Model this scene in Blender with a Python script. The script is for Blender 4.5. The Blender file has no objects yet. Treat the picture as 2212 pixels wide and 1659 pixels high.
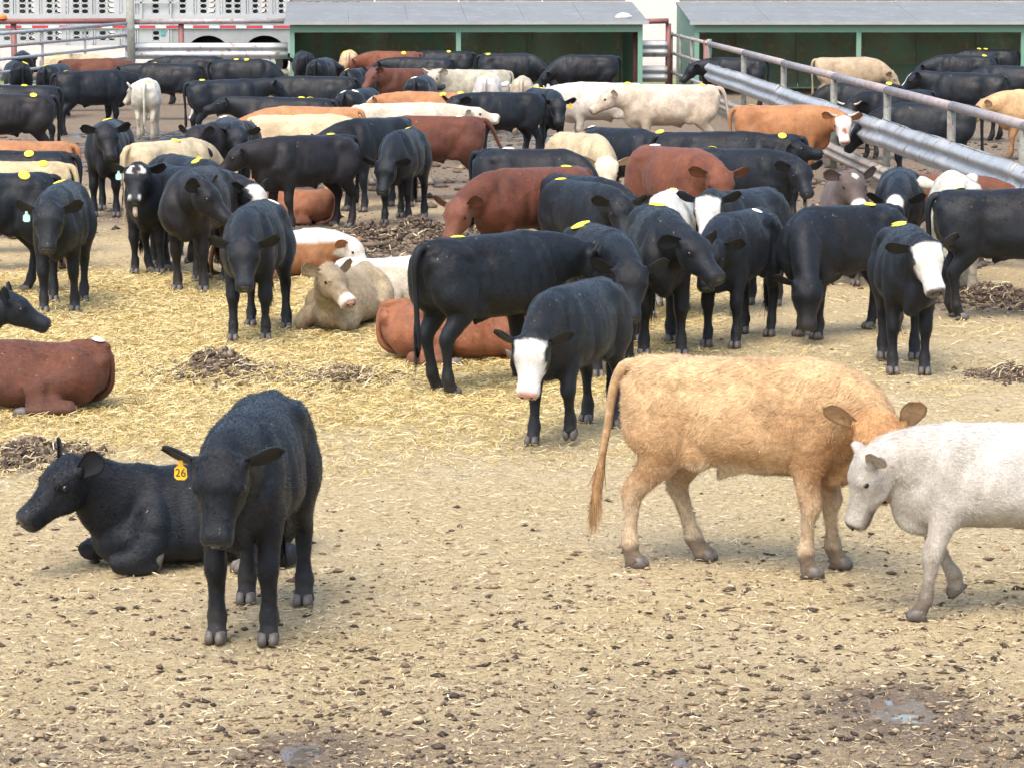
import bpy, math, random
import numpy as np
from mathutils import Vector, Matrix

random.seed(7)
RNG = np.random.default_rng(7)
SC = bpy.context.scene
COL = SC.collection

# ---------------------------------------------------------------- camera, sky, sun, exposure
CAM_H = 3.3                                   # metres above the lot
FOC = 6500.0 / 2212.0                         # focal length in picture widths
HORIZON = -76.0                               # row of the horizon in a picture 2212 wide and 1659 high
cam_d = bpy.data.cameras.new('camera')
cam = bpy.data.objects.new('camera', cam_d)
COL.objects.link(cam)
cam_d.sensor_width = 36.0
cam_d.lens = 36.0 * FOC
cam_d.clip_start = 0.5
cam_d.clip_end = 3000.0
cam.location = (0, 0, CAM_H)
PITCH = math.atan((829.5 - HORIZON) / 6500.0)
cam.rotation_euler = (math.pi / 2 - PITCH, 0, 0)
SC.camera = cam

SUN_EL, SUN_AZ = math.radians(58), math.radians(200)
world = bpy.data.worlds.new('World')
SC.world = world
world.use_nodes = True
wn, wl = world.node_tree.nodes, world.node_tree.links
wn.clear()
wo = wn.new('ShaderNodeOutputWorld')
wb = wn.new('ShaderNodeBackground')
ws = wn.new('ShaderNodeTexSky')
ws.sky_type = 'NISHITA'
ws.sun_disc = False
ws.sun_elevation = SUN_EL
ws.sun_rotation = SUN_AZ
ws.air_density = 1.3
ws.dust_density = 4.2
ws.ozone_density = 1.6
wb.inputs['Strength'].default_value = 0.15
wl.new(ws.outputs[0], wb.inputs[0])
wl.new(wb.outputs[0], wo.inputs[0])

sun_d = bpy.data.lights.new('sun', 'SUN')
sun_d.energy = 1.05
sun_d.angle = math.radians(36)
sun_d.color = (1.0, 0.955, 0.87)
sun = bpy.data.objects.new('sun', sun_d)
COL.objects.link(sun)
# direction the sun is seen in: azimuth measured like the Sky Texture's rotation (clockwise from +Y)
sd = Vector((math.sin(SUN_AZ) * math.cos(SUN_EL), math.cos(SUN_AZ) * math.cos(SUN_EL), math.sin(SUN_EL)))
sun.rotation_euler = sd.to_track_quat('Z', 'Y').to_euler()

SC.view_settings.view_transform = 'Standard'
SC.view_settings.look = 'None'
SC.view_settings.gamma = 1.0
SC.view_settings.use_curve_mapping = False
SC.view_settings.exposure = 1.24

# ---------------------------------------------------------------- helpers
TAU = 2 * math.pi
CP, SP = math.cos(PITCH), math.sin(PITCH)

def at(u, v, h=0.0):
    """ground-plan position of a point of height h seen at column u, row v (2212 x 1659)"""
    a, b = (u - 1106.0) / 6500.0, (v - 829.5) / 6500.0
    d = (a, CP - b * SP, -SP - b * CP)
    t = (h - CAM_H) / d[2]
    return d[0] * t, d[1] * t

def lin(c):
    return tuple((x / 12.92 if x <= 0.04045 else ((x + 0.055) / 1.055) ** 2.4) for x in c)

def tag(o, label=None, cat=None, group=None, kind=None):
    if label: o['label'] = label
    if cat: o['category'] = cat
    if group: o['group'] = group
    if kind: o['kind'] = kind
    return o

def empty(name, loc, rz=0.0, scale=1.0):
    o = bpy.data.objects.new(name, None)
    COL.objects.link(o)
    o.location = loc
    o.rotation_euler = (0, 0, rz)
    o.scale = (scale,) * 3
    o.empty_display_size = 0.2
    return o

def link(name, me, parent=None, mat=None, loc=None, rot=None):
    o = bpy.data.objects.new(name, me)
    COL.objects.link(o)
    if mat is not None and not me.materials: me.materials.append(mat)
    if parent: o.parent = parent
    if loc is not None: o.location = loc
    if rot is not None: o.rotation_euler = rot
    return o

def mesh_np(name, V, F, smooth=False):
    """V (n,3); F list of faces or an int array (m,k)"""
    me = bpy.data.meshes.new(name)
    V = np.asarray(V, dtype=np.float32)
    if isinstance(F, np.ndarray):
        m, k = F.shape
        me.vertices.add(len(V)); me.vertices.foreach_set('co', V.ravel())
        me.loops.add(m * k); me.loops.foreach_set('vertex_index', F.ravel().astype(np.int32))
        me.polygons.add(m)
        me.polygons.foreach_set('loop_start', np.arange(0, m * k, k, dtype=np.int32))
        me.update(calc_edges=True)
    else:
        me.from_pydata([tuple(v) for v in V.tolist()], [], F)
    if smooth:
        me.polygons.foreach_set('use_smooth', np.ones(len(me.polygons), dtype=bool))
    me.update()
    return me

class MB:
    """collects simple shapes and links them as one mesh object"""
    def __init__(s): s.V = []; s.F = []
    def add(s, V, F):
        n = len(s.V); s.V += [tuple(v) for v in V]; s.F += [tuple(i + n for i in f) for f in F]
    def box(s, c, d, rz=0.0, rx=0.0, ry=0.0, bev=0.0):
        M = Matrix.Translation(c) @ Matrix.Rotation(rz, 4, 'Z') @ Matrix.Rotation(ry, 4, 'Y') @ Matrix.Rotation(rx, 4, 'X')
        x, y, z = d[0] / 2, d[1] / 2, d[2] / 2
        v = [M @ Vector((a, b, e)) for e in (-z, z) for b in (-y, y) for a in (-x, x)]
        s.add(v, [(0, 2, 3, 1), (4, 5, 7, 6), (0, 1, 5, 4), (2, 6, 7, 3), (0, 4, 6, 2), (1, 3, 7, 5)])
    def tube(s, a, b, r, n=10, r2=None, cap=True):
        a, b = Vector(a), Vector(b); r2 = r if r2 is None else r2
        d = (b - a).normalized()
        u = d.orthogonal().normalized(); w = d.cross(u)
        V = []
        for p, q in ((a, r), (b, r2)):
            for i in range(n):
                t = 2 * math.pi * i / n
                V.append(p + u * (q * math.cos(t)) + w * (q * math.sin(t)))
        F = [(i, (i + 1) % n, n + (i + 1) % n, n + i) for i in range(n)]
        if cap: F += [tuple(range(n - 1, -1, -1)), tuple(range(n, 2 * n))]
        s.add(V, F)
    def prism(s, prof, x0, x1, axis='x', closed=True):
        n = len(prof)
        mk = (lambda x, p: (x, p[0], p[1])) if axis == 'x' else (lambda x, p: (p[0], x, p[1]))
        V = [mk(x0, p) for p in prof] + [mk(x1, p) for p in prof]
        m = n if closed else n - 1
        F = [(i, (i + 1) % n, n + (i + 1) % n, n + i) for i in range(m)]
        if closed: F += [tuple(range(n - 1, -1, -1)), tuple(range(n, 2 * n))]
        s.add(V, F)
    def build(s, name, mat, parent=None, smooth=False, loc=None, rot=None):
        me = bpy.data.meshes.new(name)
        me.from_pydata([tuple(v) for v in s.V], [], s.F)
        if smooth: me.polygons.foreach_set('use_smooth', [True] * len(me.polygons))
        me.validate(); me.update()
        return link(name, me, parent, mat, loc, rot)

def nd(nt, typ, **kw):
    n = nt.nodes.new(typ)
    for k, v in kw.items():
        if k.startswith('i_'):
            key = k[2:]
            n.inputs[int(key) if key.isdigit() else key].default_value = v
        else: setattr(n, k, v)
    return n

def new_mat(name, rough=0.6, metal=0.0, col=(0.5, 0.5, 0.5), spec=0.5):
    m = bpy.data.materials.new(name)
    m.use_nodes = True
    nt = m.node_tree
    b = nt.nodes['Principled BSDF']
    b.inputs['Base Color'].default_value = (*col, 1)
    b.inputs['Roughness'].default_value = rough
    b.inputs['Metallic'].default_value = metal
    b.inputs['Specular IOR Level'].default_value = spec
    return m, nt, b

def noise(nt, scale, detail=4, rough=0.6, vec=None, dist=0.0):
    n = nd(nt, 'ShaderNodeTexNoise')
    n.inputs['Scale'].default_value = scale
    n.inputs['Detail'].default_value = detail
    n.inputs['Roughness'].default_value = rough
    n.inputs['Distortion'].default_value = dist
    if vec is not None: nt.links.new(vec, n.inputs['Vector'])
    return n.outputs['Fac']

def ramp(nt, fac, stops):
    r = nd(nt, 'ShaderNodeValToRGB')
    e = r.color_ramp.elements
    while len(e) > 1: e.remove(e[-1])
    e[0].position = stops[0][0]; e[0].color = (*stops[0][1], 1) if len(stops[0][1]) == 3 else stops[0][1]
    for p, c in stops[1:]:
        x = e.new(p); x.color = (*c, 1)
    nt.links.new(fac, r.inputs[0])
    return r.outputs[0]

def mixc(nt, fac, a, b, mode='MIX'):
    m = nd(nt, 'ShaderNodeMix', data_type='RGBA', blend_type=mode)
    for sock, val in ((m.inputs[0], fac), (m.inputs[6], a), (m.inputs[7], b)):
        if isinstance(val, (int, float)): sock.default_value = val
        elif isinstance(val, tuple): sock.default_value = (*val, 1) if len(val) == 3 else val
        else: nt.links.new(val, sock)
    return m.outputs[2]

def bump(nt, b, h, strength=0.3, dist=0.02, prev=None):
    n = nd(nt, 'ShaderNodeBump')
    n.inputs['Strength'].default_value = strength
    n.inputs['Distance'].default_value = dist
    nt.links.new(h, n.inputs['Height'])
    if prev is not None: nt.links.new(prev, n.inputs['Normal'])
    nt.links.new(n.outputs[0], b.inputs['Normal'])
    return n.outputs[0]

def objvec(nt, scale=(1, 1, 1), kind='Object'):
    tc = nd(nt, 'ShaderNodeTexCoord')
    mp = nd(nt, 'ShaderNodeMapping')
    mp.inputs['Scale'].default_value = scale
    nt.links.new(tc.outputs[kind], mp.inputs['Vector'])
    return mp.outputs[0]

def worn(name, col, dark, rough=0.6, metal=0.0, scale=3.0, amount=(0.35, 0.7), rust=None, bumpy=0.1):
    """painted or bare metal with blotches, streaks and optional rust"""
    m, nt, b = new_mat(name, rough, metal, col)
    v = objvec(nt)
    vs = objvec(nt, (6, 6, 0.6))
    n1 = noise(nt, scale, 6, 0.65, v)
    n2 = noise(nt, scale * 1.2, 4, 0.6, vs)
    f1 = ramp(nt, n1, [(amount[0], (0, 0, 0)), (amount[1], (1, 1, 1))])
    f2 = ramp(nt, n2, [(0.42, (0, 0, 0)), (0.75, (1, 1, 1))])
    c = mixc(nt, f1, col, dark)
    c = mixc(nt, f2, c, tuple((a * 0.6 + d * 0.4) for a, d in zip(col, dark)))
    if rust:
        n3 = noise(nt, scale * 2.3, 8, 0.7, v)
        f3 = ramp(nt, n3, [(0.56, (0, 0, 0)), (0.64, (1, 1, 1))])
        c = mixc(nt, f3, c, rust)
    nt.links.new(c, b.inputs['Base Color'])
    bump(nt, b, n1, bumpy, 0.02)
    return m
# ================================================================ ground
def vnoise(x, y, sc, seed=0, oct=4):
    """value noise on numpy arrays, 0..1"""
    tot = np.zeros_like(x); amp = 1; s_ = 0
    for o in range(oct):
        X = x * sc * 2 ** o + seed * 13.7; Yy = y * sc * 2 ** o + seed * 7.3
        xi, yi = np.floor(X).astype(np.int64), np.floor(Yy).astype(np.int64)
        fx, fy = X - xi, Yy - yi
        fx = fx * fx * (3 - 2 * fx); fy = fy * fy * (3 - 2 * fy)
        def h(a, b):
            n = (a * 374761393 + b * 668265263 + o * 974711 + seed * 1442695) & 0x7fffffff
            n = (n ^ (n >> 13)) * 1274126177 & 0x7fffffff
            return ((n ^ (n >> 16)) & 0xffff) / 65535.0
        v = (h(xi, yi) * (1 - fx) + h(xi + 1, yi) * fx) * (1 - fy) + (h(xi, yi + 1) * (1 - fx) + h(xi + 1, yi + 1) * fx) * fy
        tot += v * amp; s_ += amp; amp *= .55
    return tot / s_

def blob(x, y, c, r):
    return np.exp(-(((x - c[0]) / r[0]) ** 2 + ((y - c[1]) / r[1]) ** 2))

HEAPS = []   # centre, radii, height, label
for (u, v, ru, h_, lab) in ((470, 792, 92, .13, 'dark manure heap in the straw above the foreground steer'),
                            (735, 812, 90, .05, 'low scattered manure heap left of the steer with the hanging tail'),
                            (60, 975, 100, .08, 'manure heap at the left edge below the lying chestnut steer'),
                            (800, 518, 125, .17, 'tall brown manure heap in front of the head-down black steer'),
                            (910, 500, 80, .16, 'manure heap beside the dark red steer'),
                            (735, 560, 100, .12, 'manure heap behind the lying brown and white calf'),
                            (2150, 640, 110, .10, 'manure heap under the black steer at the right edge'),
                            (2180, 805, 50, .05, 'small dark manure heap near the right edge')):
    x, y = at(u, v, h_ * .4)
    pm = 6500.0 / y
    HEAPS.append(((x, y), (ru / pm, ru / pm * 1.25), h_, lab))
PUD = []
for (u, v, ru) in ((655, 1622, 42), (1950, 1528, 62), (1475, 1645, 16)):
    x, y = at(u, v); PUD.append(((x, y), (ru * 1.25 * y / 6500, ru * y / 6500 * 2.2)))
WET = [(at(395, 270), (2.1, 8.0)), (at(165, 335), (1.5, 4.5)), (at(330, 330), (1.6, 3.5)), (at(1000, 300), (2.2, 3.0))]

def masks(x, y):
    """straw, manure and wetness between 0 and 1 at ground positions"""
    n = vnoise(x, y, .9, 3); n2 = vnoise(x, y, .35, 5)
    # straw bedding: the left side from the foreground steer back to the standing row
    s = np.clip((33.5 - y) / 2.5, 0, 1) * np.clip((y - 18.8) / 6.5, 0, 1) * np.clip((1.25 - x + .12 * (y - 20)) / 1.5, 0, 1)
    core = blob(x, y, (-3.6, 26.5), (3.4, 6.5))
    s = s * (.55 + .6 * core) + .30 * np.clip((y - 14.5) / 6, 0, 1) * np.clip((46 - y) / 18, 0, 1)
    s = np.clip(s * (.55 + .9 * n), 0, 1)
    m = .46 * np.clip((15.0 - y) / 2.8, 0, 1) + .10
    m += .48 * np.clip((y - 33) / 6, 0, 1) + .55 * np.clip((y - 44) / 8, 0, 1)
    m += .30 * np.clip((x - 2.6) / 1.5, 0, 1) * np.clip((y - 24) / 4, 0, 1)
    for c, r, h_, _ in HEAPS: m = m + 1.1 * blob(x, y, c, (r[0] * 1.5, r[1] * 1.5))
    m = np.clip(m * (.35 + 1.25 * n2), 0, 1)
    w = np.zeros_like(x)
    for c, r in WET: w = np.maximum(w, blob(x, y, c, r))
    w = np.clip((w - .22) * 2.6, 0, 1) * np.clip((vnoise(x, y, 1.6, 9) - .38) * 9, 0, 1)
    for c, r in PUD:
        w = np.maximum(w, np.clip((blob(x, y, c, r) * (.5 + 1.0 * vnoise(x, y, 9, 21)) - .34) * 7, 0, 1))
    s = s * (1 - .7 * np.clip(w, 0, 1))
    for c, r in PUD: m = np.clip(m + .9 * blob(x, y, c, (r[0] * 1.7, r[1] * 1.5)), 0, 1)
    return s, m, np.clip(w, 0, 1)

def gheight(x, y):
    h = .022 * (vnoise(x, y, .7, 31) - .5) + .030 * (vnoise(x, y, 9.0, 35, 2) - .5) * np.clip((26 - y) / 10, 0, 1) + .020 * (vnoise(x, y, 5.0, 33, 3) - .5) * np.clip((60 - y) / 30, 0, 1)
    for c, r, h_, _ in HEAPS:
        h = h + h_ * 1.3 * blob(x, y, c, (r[0] * .75, r[1] * .75)) * (.4 + 1.2 * vnoise(x, y, 4.5, 41))
    for c, r in PUD: h = h - .012 * blob(x, y, c, r)
    return h - .008

def ground():
    ys = [-40.0, 0, 6, 10]
    y = 10.6
    while y < 64: ys.append(y); y += .0048 * y
    while y < 125: ys.append(y); y += .03 * y
    ys += [150, 200, 300, 500, 900, 1800]
    ys = np.array(ys)
    nx = 300
    t = np.linspace(-1, 1, nx)
    core = t * (1 + .0)
    X = np.zeros((len(ys), nx)); Yg = np.zeros_like(X)
    for i, yy in enumerate(ys):
        half = 2.0 + .23 * max(yy, 8)
        xs = core * half
        xs[0], xs[-1] = -max(160, yy * .9), max(160, yy * .9); xs[1], xs[-2] = -half * 2, half * 2
        X[i] = xs; Yg[i] = yy
    x, yv = X.ravel(), Yg.ravel()
    z = gheight(x, yv)
    far = (yv > 62) | (yv < 10.5) | (np.abs(x) > 2.2 + .235 * np.maximum(yv, 8))
    z[far] = -.008
    V = np.column_stack([x, yv, z])
    m = len(ys)
    a = (np.arange(m - 1)[:, None] * nx + np.arange(nx - 1)[None]).ravel()
    F = np.column_stack([a, a + 1, a + nx + 1, a + nx])
    me = mesh_np('ground', V, F, True)
    s, mm, w = masks(x, yv)
    s[far] = .1; w[far] = 0
    s[yv > 110] = 0
    ca = me.color_attributes.new('zone', 'FLOAT_COLOR', 'POINT')
    ca.data.foreach_set('color', np.column_stack([s, mm, w, np.ones_like(s)]).astype(np.float32).ravel())
    mt, nt, b = new_mat('lot_ground', .9, 0, spec=.25)
    zz = nd(nt, 'ShaderNodeVertexColor', layer_name='zone')
    sp = nd(nt, 'ShaderNodeSeparateColor'); nt.links.new(zz.outputs[0], sp.inputs[0])
    v = objvec(nt)
    fine = noise(nt, 26, 7, .72, v)
    mid = noise(nt, 5, 6, .65, v)
    big = noise(nt, .8, 4, .6, v)
    chips = noise(nt, 58, 4, .7, v, 1.2)
    sandy = ramp(nt, fine, [(.30, (.20, .14, .075)), (.43, (.43, .325, .17)), (.56, (.60, .475, .26)), (.75, (.72, .60, .36))])
    sandy = mixc(nt, ramp(nt, big, [(.35, (0, 0, 0)), (.7, (1, 1, 1))]), sandy, mixc(nt, .5, sandy, (.56, .46, .31)))
    mudc = ramp(nt, fine, [(.30, (.070, .050, .036)), (.5, (.20, .15, .105)), (.7, (.36, .285, .20))])
    strawc = ramp(nt, chips, [(.28, (.26, .19, .075)), (.45, (.50, .375, .155)), (.65, (.62, .49, .23)), (.8, (.70, .58, .32))])
    # zone edges broken up by noise
    def edge(sock, nz, k=1.0):
        a_ = nd(nt, 'ShaderNodeMath', operation='ADD'); nt.links.new(sock, a_.inputs[0])
        s_ = nd(nt, 'ShaderNodeMath', operation='MULTIPLY_ADD'); nt.links.new(nz, s_.inputs[0]); s_.inputs[1].default_value = 1.5 * k; s_.inputs[2].default_value = -.75 * k
        nt.links.new(s_.outputs[0], a_.inputs[1])
        return ramp(nt, a_.outputs[0], [(.34, (0, 0, 0)), (.62, (1, 1, 1))])
    c = mixc(nt, edge(sp.outputs[0], mid), sandy, strawc)
    c = mixc(nt, edge(sp.outputs[1], fine, 1.2), c, mudc)
    specks = ramp(nt, noise(nt, 42, 4, .7, v, .6), [(.55, (0, 0, 0)), (.63, (1, 1, 1))])
    c = mixc(nt, mixc(nt, .62, (0, 0, 0), specks), c, (.13, .088, .055))
    pale = ramp(nt, noise(nt, 75, 3, .7, v, 1.0), [(.60, (0, 0, 0)), (.66, (1, 1, 1))])
    c = mixc(nt, mixc(nt, .5, (0, 0, 0), pale), c, (.70, .60, .38))
    wet = ramp(nt, sp.outputs[2], [(.35, (0, 0, 0)), (.6, (1, 1, 1))])
    wetn = mixc(nt, 1.0, wet, ramp(nt, mid, [(.42, (.55, .55, .55)), (.50, (1, 1, 1))]), 'MULTIPLY')
    c = mixc(nt, mixc(nt, .85, (0, 0, 0), wetn), c, (.105, .09, .075))
    # beyond the yard: pale gravel
    geo = nd(nt, 'ShaderNodeNewGeometry'); sx = nd(nt, 'ShaderNodeSeparateXYZ'); nt.links.new(geo.outputs['Position'], sx.inputs[0])
    mr = nd(nt, 'ShaderNodeMapRange'); mr.inputs[1].default_value = 93; mr.inputs[2].default_value = 99; nt.links.new(sx.outputs[1], mr.inputs[0])
    grav = ramp(nt, noise(nt, 1.2, 8, .75, objvec(nt, (1, .25, 1))), [(.3, (.43, .36, .29)), (.7, (.58, .51, .43))])
    c = mixc(nt, mr.outputs[0], c, grav)
    # a strip of weedy grass behind the shelters
    g1 = nd(nt, 'ShaderNodeMapRange'); g1.inputs[1].default_value = 80; g1.inputs[2].default_value = 82; nt.links.new(sx.outputs[1], g1.inputs[0])
    g2_ = nd(nt, 'ShaderNodeMapRange'); g2_.inputs[1].default_value = 90; g2_.inputs[2].default_value = 87; nt.links.new(sx.outputs[1], g2_.inputs[0])
    gm = nd(nt, 'ShaderNodeMath', operation='MULTIPLY'); nt.links.new(g1.outputs[0], gm.inputs[0]); nt.links.new(g2_.outputs[0], gm.inputs[1])
    c = mixc(nt, gm.outputs[0], c, ramp(nt, mid, [(.35, (.16, .19, .07)), (.65, (.30, .31, .13))]))
    nt.links.new(c, b.inputs['Base Color'])
    rr = mixc(nt, wetn, (.92, .92, .92), (.04, .04, .04)); nt.links.new(rr, b.inputs['Roughness'])
    sp2 = mixc(nt, wetn, (.2, .2, .2), (1, 1, 1)); nt.links.new(sp2, b.inputs['Specular IOR Level'])
    bs = mixc(nt, wetn, fine, (.5, .5, .5))
    p = bump(nt, b, bs, .9, .035)
    hb = mixc(nt, wetn, noise(nt, 90, 4, .7, v), (.5, .5, .5))
    bump(nt, b, hb, .8, .012, p)
    g = link('ground', me, None, mt); g['kind'] = 'structure'
ground()

# ---- loose straw and clods, real geometry
def scatter(n, dens, ymin=11.2, ymax=52, seed=1, half=.20):
    """n points where dens(x, y) is high; thins out with distance from the near fence"""
    r = np.random.default_rng(seed); xs = []; ys = []; got = 0
    while got < n:
        k = n * 3
        # density falls as 1/y^1.5
        q = r.random(k)
        a, b_ = ymin ** -.5, ymax ** -.5
        y = (a + (b_ - a) * q) ** -2
        x = (r.random(k) * 2 - 1) * (.9 + half * y)
        keep = r.random(k) < dens(x, y)
        xs.append(x[keep]); ys.append(y[keep]); got += keep.sum()
    return np.concatenate(xs)[:n], np.concatenate(ys)[:n], r

def stalk_object(name, n, dens, colours, length, width, lift, seed, label=None, parent=None, zfun=None, **kw):
    x, y, r = scatter(n, dens, seed=seed, **kw) if dens else zfun(n)
    z = gheight(x, y)
    L = length * (.5 + r.random(n)); a = r.random(n) * TAU; w = width * (.6 + .8 * r.random(n)) * np.clip(y / 18, 1, 2.2)
    bend = (r.random(n) - .5) * 1.3; tilt = (r.random(n) - .35) * lift
    dx, dy = np.cos(a), np.sin(a); nx_, ny_ = -dy, dx
    pts = []
    for t in (-.5, 0, .5):
        bx = x + dx * L * t + nx_ * bend * L * (t * t) ; by = y + dy * L * t + ny_ * bend * L * (t * t)
        bz = z + .006 + tilt * L * (t + .5) + lift * .12 * L * (1 - 4 * t * t) + r.random(n) * .012 * (1 + lift * 3)
        ww = w * (1 if t == 0 else .7)
        roll = r.random(n) * .8
        pts.append(np.column_stack([bx + nx_ * ww / 2, by + ny_ * ww / 2, bz + ww * roll * .5]))
        pts.append(np.column_stack([bx - nx_ * ww / 2, by - ny_ * ww / 2, bz - ww * roll * .5]))
    V = np.stack(pts, 1).reshape(-1, 3)
    b = np.arange(n)[:, None] * 6
    F = np.concatenate([b + np.array([[0, 1, 3, 2]]), b + np.array([[2, 3, 5, 4]])])
    me = mesh_np(name, V, F)
    C = np.array(colours)[r.integers(0, len(colours), n)] * (.75 + .5 * r.random((n, 1)))
    ca = me.color_attributes.new('tint', 'FLOAT_COLOR', 'POINT')
    ca.data.foreach_set('color', np.repeat(np.column_stack([C, np.ones(n)]), 6, 0).astype(np.float32).ravel())
    o = link(name, me, parent, M_STALK)
    return o

M_STALK, _nt, _b = new_mat('straw', .6, 0, spec=.35)
_vc = nd(_nt, 'ShaderNodeVertexColor', layer_name='tint'); _nt.links.new(_vc.outputs[0], _b.inputs['Base Color'])
M_CLOD, _nt, _b = new_mat('dung_clod', .8, 0, spec=.25)
_vc = nd(_nt, 'ShaderNodeVertexColor', layer_name='tint')
_n = noise(_nt, 60, 4, .7, objvec(_nt))
_nt.links.new(mixc(_nt, .8, _vc.outputs[0], ramp(_nt, _n, [(.3, (.6, .6, .6)), (.7, (1.4, 1.4, 1.4))]), 'MULTIPLY'), _b.inputs['Base Color'])
bump(_nt, _b, _n, .6, .01)

STRAW = [(.60, .46, .19), (.66, .53, .25), (.54, .39, .14), (.44, .33, .12), (.70, .59, .34), (.50, .40, .17)]
DRY = [(.50, .39, .22), (.58, .48, .29), (.36, .26, .15), (.64, .56, .38), (.26, .18, .11), (.44, .35, .20)]
o = stalk_object('straw_bedding', 82000, lambda x, y: np.clip(masks(x, y)[0] * 1.5 - .42, 0, 1), STRAW, .085, .0038, .40, 11, ymin=14, ymax=36)
tag(o, kind='stuff')
o = stalk_object('straw_litter', 62000, lambda x, y: np.clip(.55 + masks(x, y)[0] - masks(x, y)[1] * .55, .12, 1) * (1 - masks(x, y)[2]), DRY, .045, .0038, .10, 12, ymax=42)
tag(o, kind='stuff')

OCT_F = np.array([(1, 0, 0), (0, 1, 0), (-1, 0, 0), (0, -1, 0), (0, 0, 1), (0, 0, -1), (.7, .7, .3), (-.7, .7, .2), (-.7, -.7, .35), (.7, -.7, .2)], float)
OCF_F = np.array([(0, 6, 4), (6, 1, 4), (1, 7, 4), (7, 2, 4), (2, 8, 4), (8, 3, 4), (3, 9, 4), (9, 0, 4), (6, 0, 5), (1, 6, 5), (7, 1, 5), (2, 7, 5), (8, 2, 5), (3, 8, 5), (9, 3, 5), (0, 9, 5)])
OCT_S = OCT_F[:6]; OCF_S = np.array([(0, 1, 4), (1, 2, 4), (2, 3, 4), (3, 0, 4), (1, 0, 5), (2, 1, 5), (3, 2, 5), (0, 3, 5)])
def clod_mesh(name, x, y, z, r, rng, cols, flat=.5, full=False):
    OCT, OCF = (OCT_F, OCF_F) if full else (OCT_S, OCF_S)
    n = len(x); m = len(OCT)
    J = OCT[None] * (.40 + 1.05 * rng.random((n, m, 1))) * r[:, None, None]
    a = rng.random(n) * TAU; c, s = np.cos(a), np.sin(a); e = .6 + .9 * rng.random(n)
    X = J[..., 0] * e[:, None]; Y = J[..., 1] / e[:, None] ** .5
    V = np.stack([x[:, None] + X * c[:, None] - Y * s[:, None], y[:, None] + X * s[:, None] + Y * c[:, None], z[:, None] + J[..., 2] * flat], -1).reshape(-1, 3)
    F = (np.arange(n)[:, None, None] * m + OCF[None]).reshape(-1, 3)
    me = mesh_np(name, V, F, False)
    C = np.array(cols)[rng.integers(0, len(cols), n)] * (.7 + .6 * rng.random((n, 1)))
    ca = me.color_attributes.new('tint', 'FLOAT_COLOR', 'POINT')
    ca.data.foreach_set('color', np.repeat(np.column_stack([C, np.ones(n)]), m, 0).astype(np.float32).ravel())
    return me
DUNG = [(.075, .052, .038), (.105, .075, .055), (.055, .040, .031), (.14, .10, .072)]
PALE = [(.36, .27, .17), (.27, .195, .125), (.44, .34, .21), (.17, .12, .08)]
def clods(name, n, dens, rad, cols, seed, flat=.45, full=False, **kw):
    x, y, r = scatter(n, dens, seed=seed, **kw)
    rr = rad * (.35 + r.random(n) ** 6 * 2.3)
    o = link(name, clod_mesh(name, x, y, gheight(x, y) + rr * flat * .35, rr, r, cols, flat, full), None, M_CLOD)
    return tag(o, kind='stuff')
near = lambda x, y: np.clip((19.5 - y) / 7.5, .07, 1) ** 1.5 * (.3 + vnoise(x, y, 1.1, 77))
clods('dirt_crumbs', 30000, lambda x, y: np.clip(near(x, y) * 1.6, 0, 1) * (1 - masks(x, y)[2]), .0105, PALE + DUNG[2:3], 21)
clods('dung_clods', 7500, lambda x, y: np.clip(near(x, y) + .10 * masks(x, y)[1], 0, 1), .0115, DUNG + DUNG + PALE[3:], 22, .5, True)
clods('rear_mud_clods', 5000, lambda x, y: np.clip(masks(x, y)[1] * 1.4 - .35, 0, 1) * (1 - masks(x, y)[2]), .05, DUNG + PALE[1:2], 23, .45, ymin=30, ymax=58)

for c, r, h_, lab in HEAPS:
    rg = np.random.default_rng(int(c[1] * 100))
    n = 2300
    q = rg.normal(size=(n, 2)) * (.40 + .45 * rg.random((n, 1))); x = c[0] + q[:, 0] * r[0]; y = c[1] + q[:, 1] * r[1]
    rr = (.007 + .034 * rg.random(n) ** 4) * (.8 + h_ * 2.5)
    z = gheight(x, y) + rr * .2 + h_ * .25 * np.exp(-(q ** 2).sum(1) * 2) * rg.random(n)
    V0 = np.array([c[0], c[1], 0])
    me = clod_mesh('clods', x - c[0], y - c[1], z, rr, rg, DUNG + DUNG + [(.16, .12, .08), (.20, .15, .10)], .8)
    root = empty('manure_heap', (c[0], c[1], 0)); tag(root, lab, 'manure heap', 'manure heaps on the lot')
    ob = link('clods', me, root, M_CLOD); ob['kind'] = 'stuff'
    n = 150
    def pts(n_):
        q = rg.normal(size=(n_, 2)) * .55
        return c[0] + q[:, 0] * r[0], c[1] + q[:, 1] * r[1], rg
    ob = stalk_object('straw_wisps', n, None, DRY + [(.25, .18, .10)], .12, .006, .6, 5, zfun=pts)
    ob.parent = root; ob.location = (-c[0], -c[1], 0); ob['kind'] = 'stuff'
# ================================================================ the cattle


def cr(P, k):
    """Catmull-Rom upsampling of the rows of P"""
    P = np.asarray(P, float); n = len(P); out = []
    for i in range(n - 1):
        p0 = P[max(i - 1, 0)]; p1 = P[i]; p2 = P[i + 1]; p3 = P[min(i + 2, n - 1)]
        for j in range(k):
            t = j / k
            out.append(0.5 * ((2 * p1) + (-p0 + p2) * t + (2 * p0 - 5 * p1 + 4 * p2 - p3) * t * t + (-p0 + 3 * p1 - 3 * p2 + p3) * t ** 3))
    out.append(P[-1])
    return np.array(out)

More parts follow.
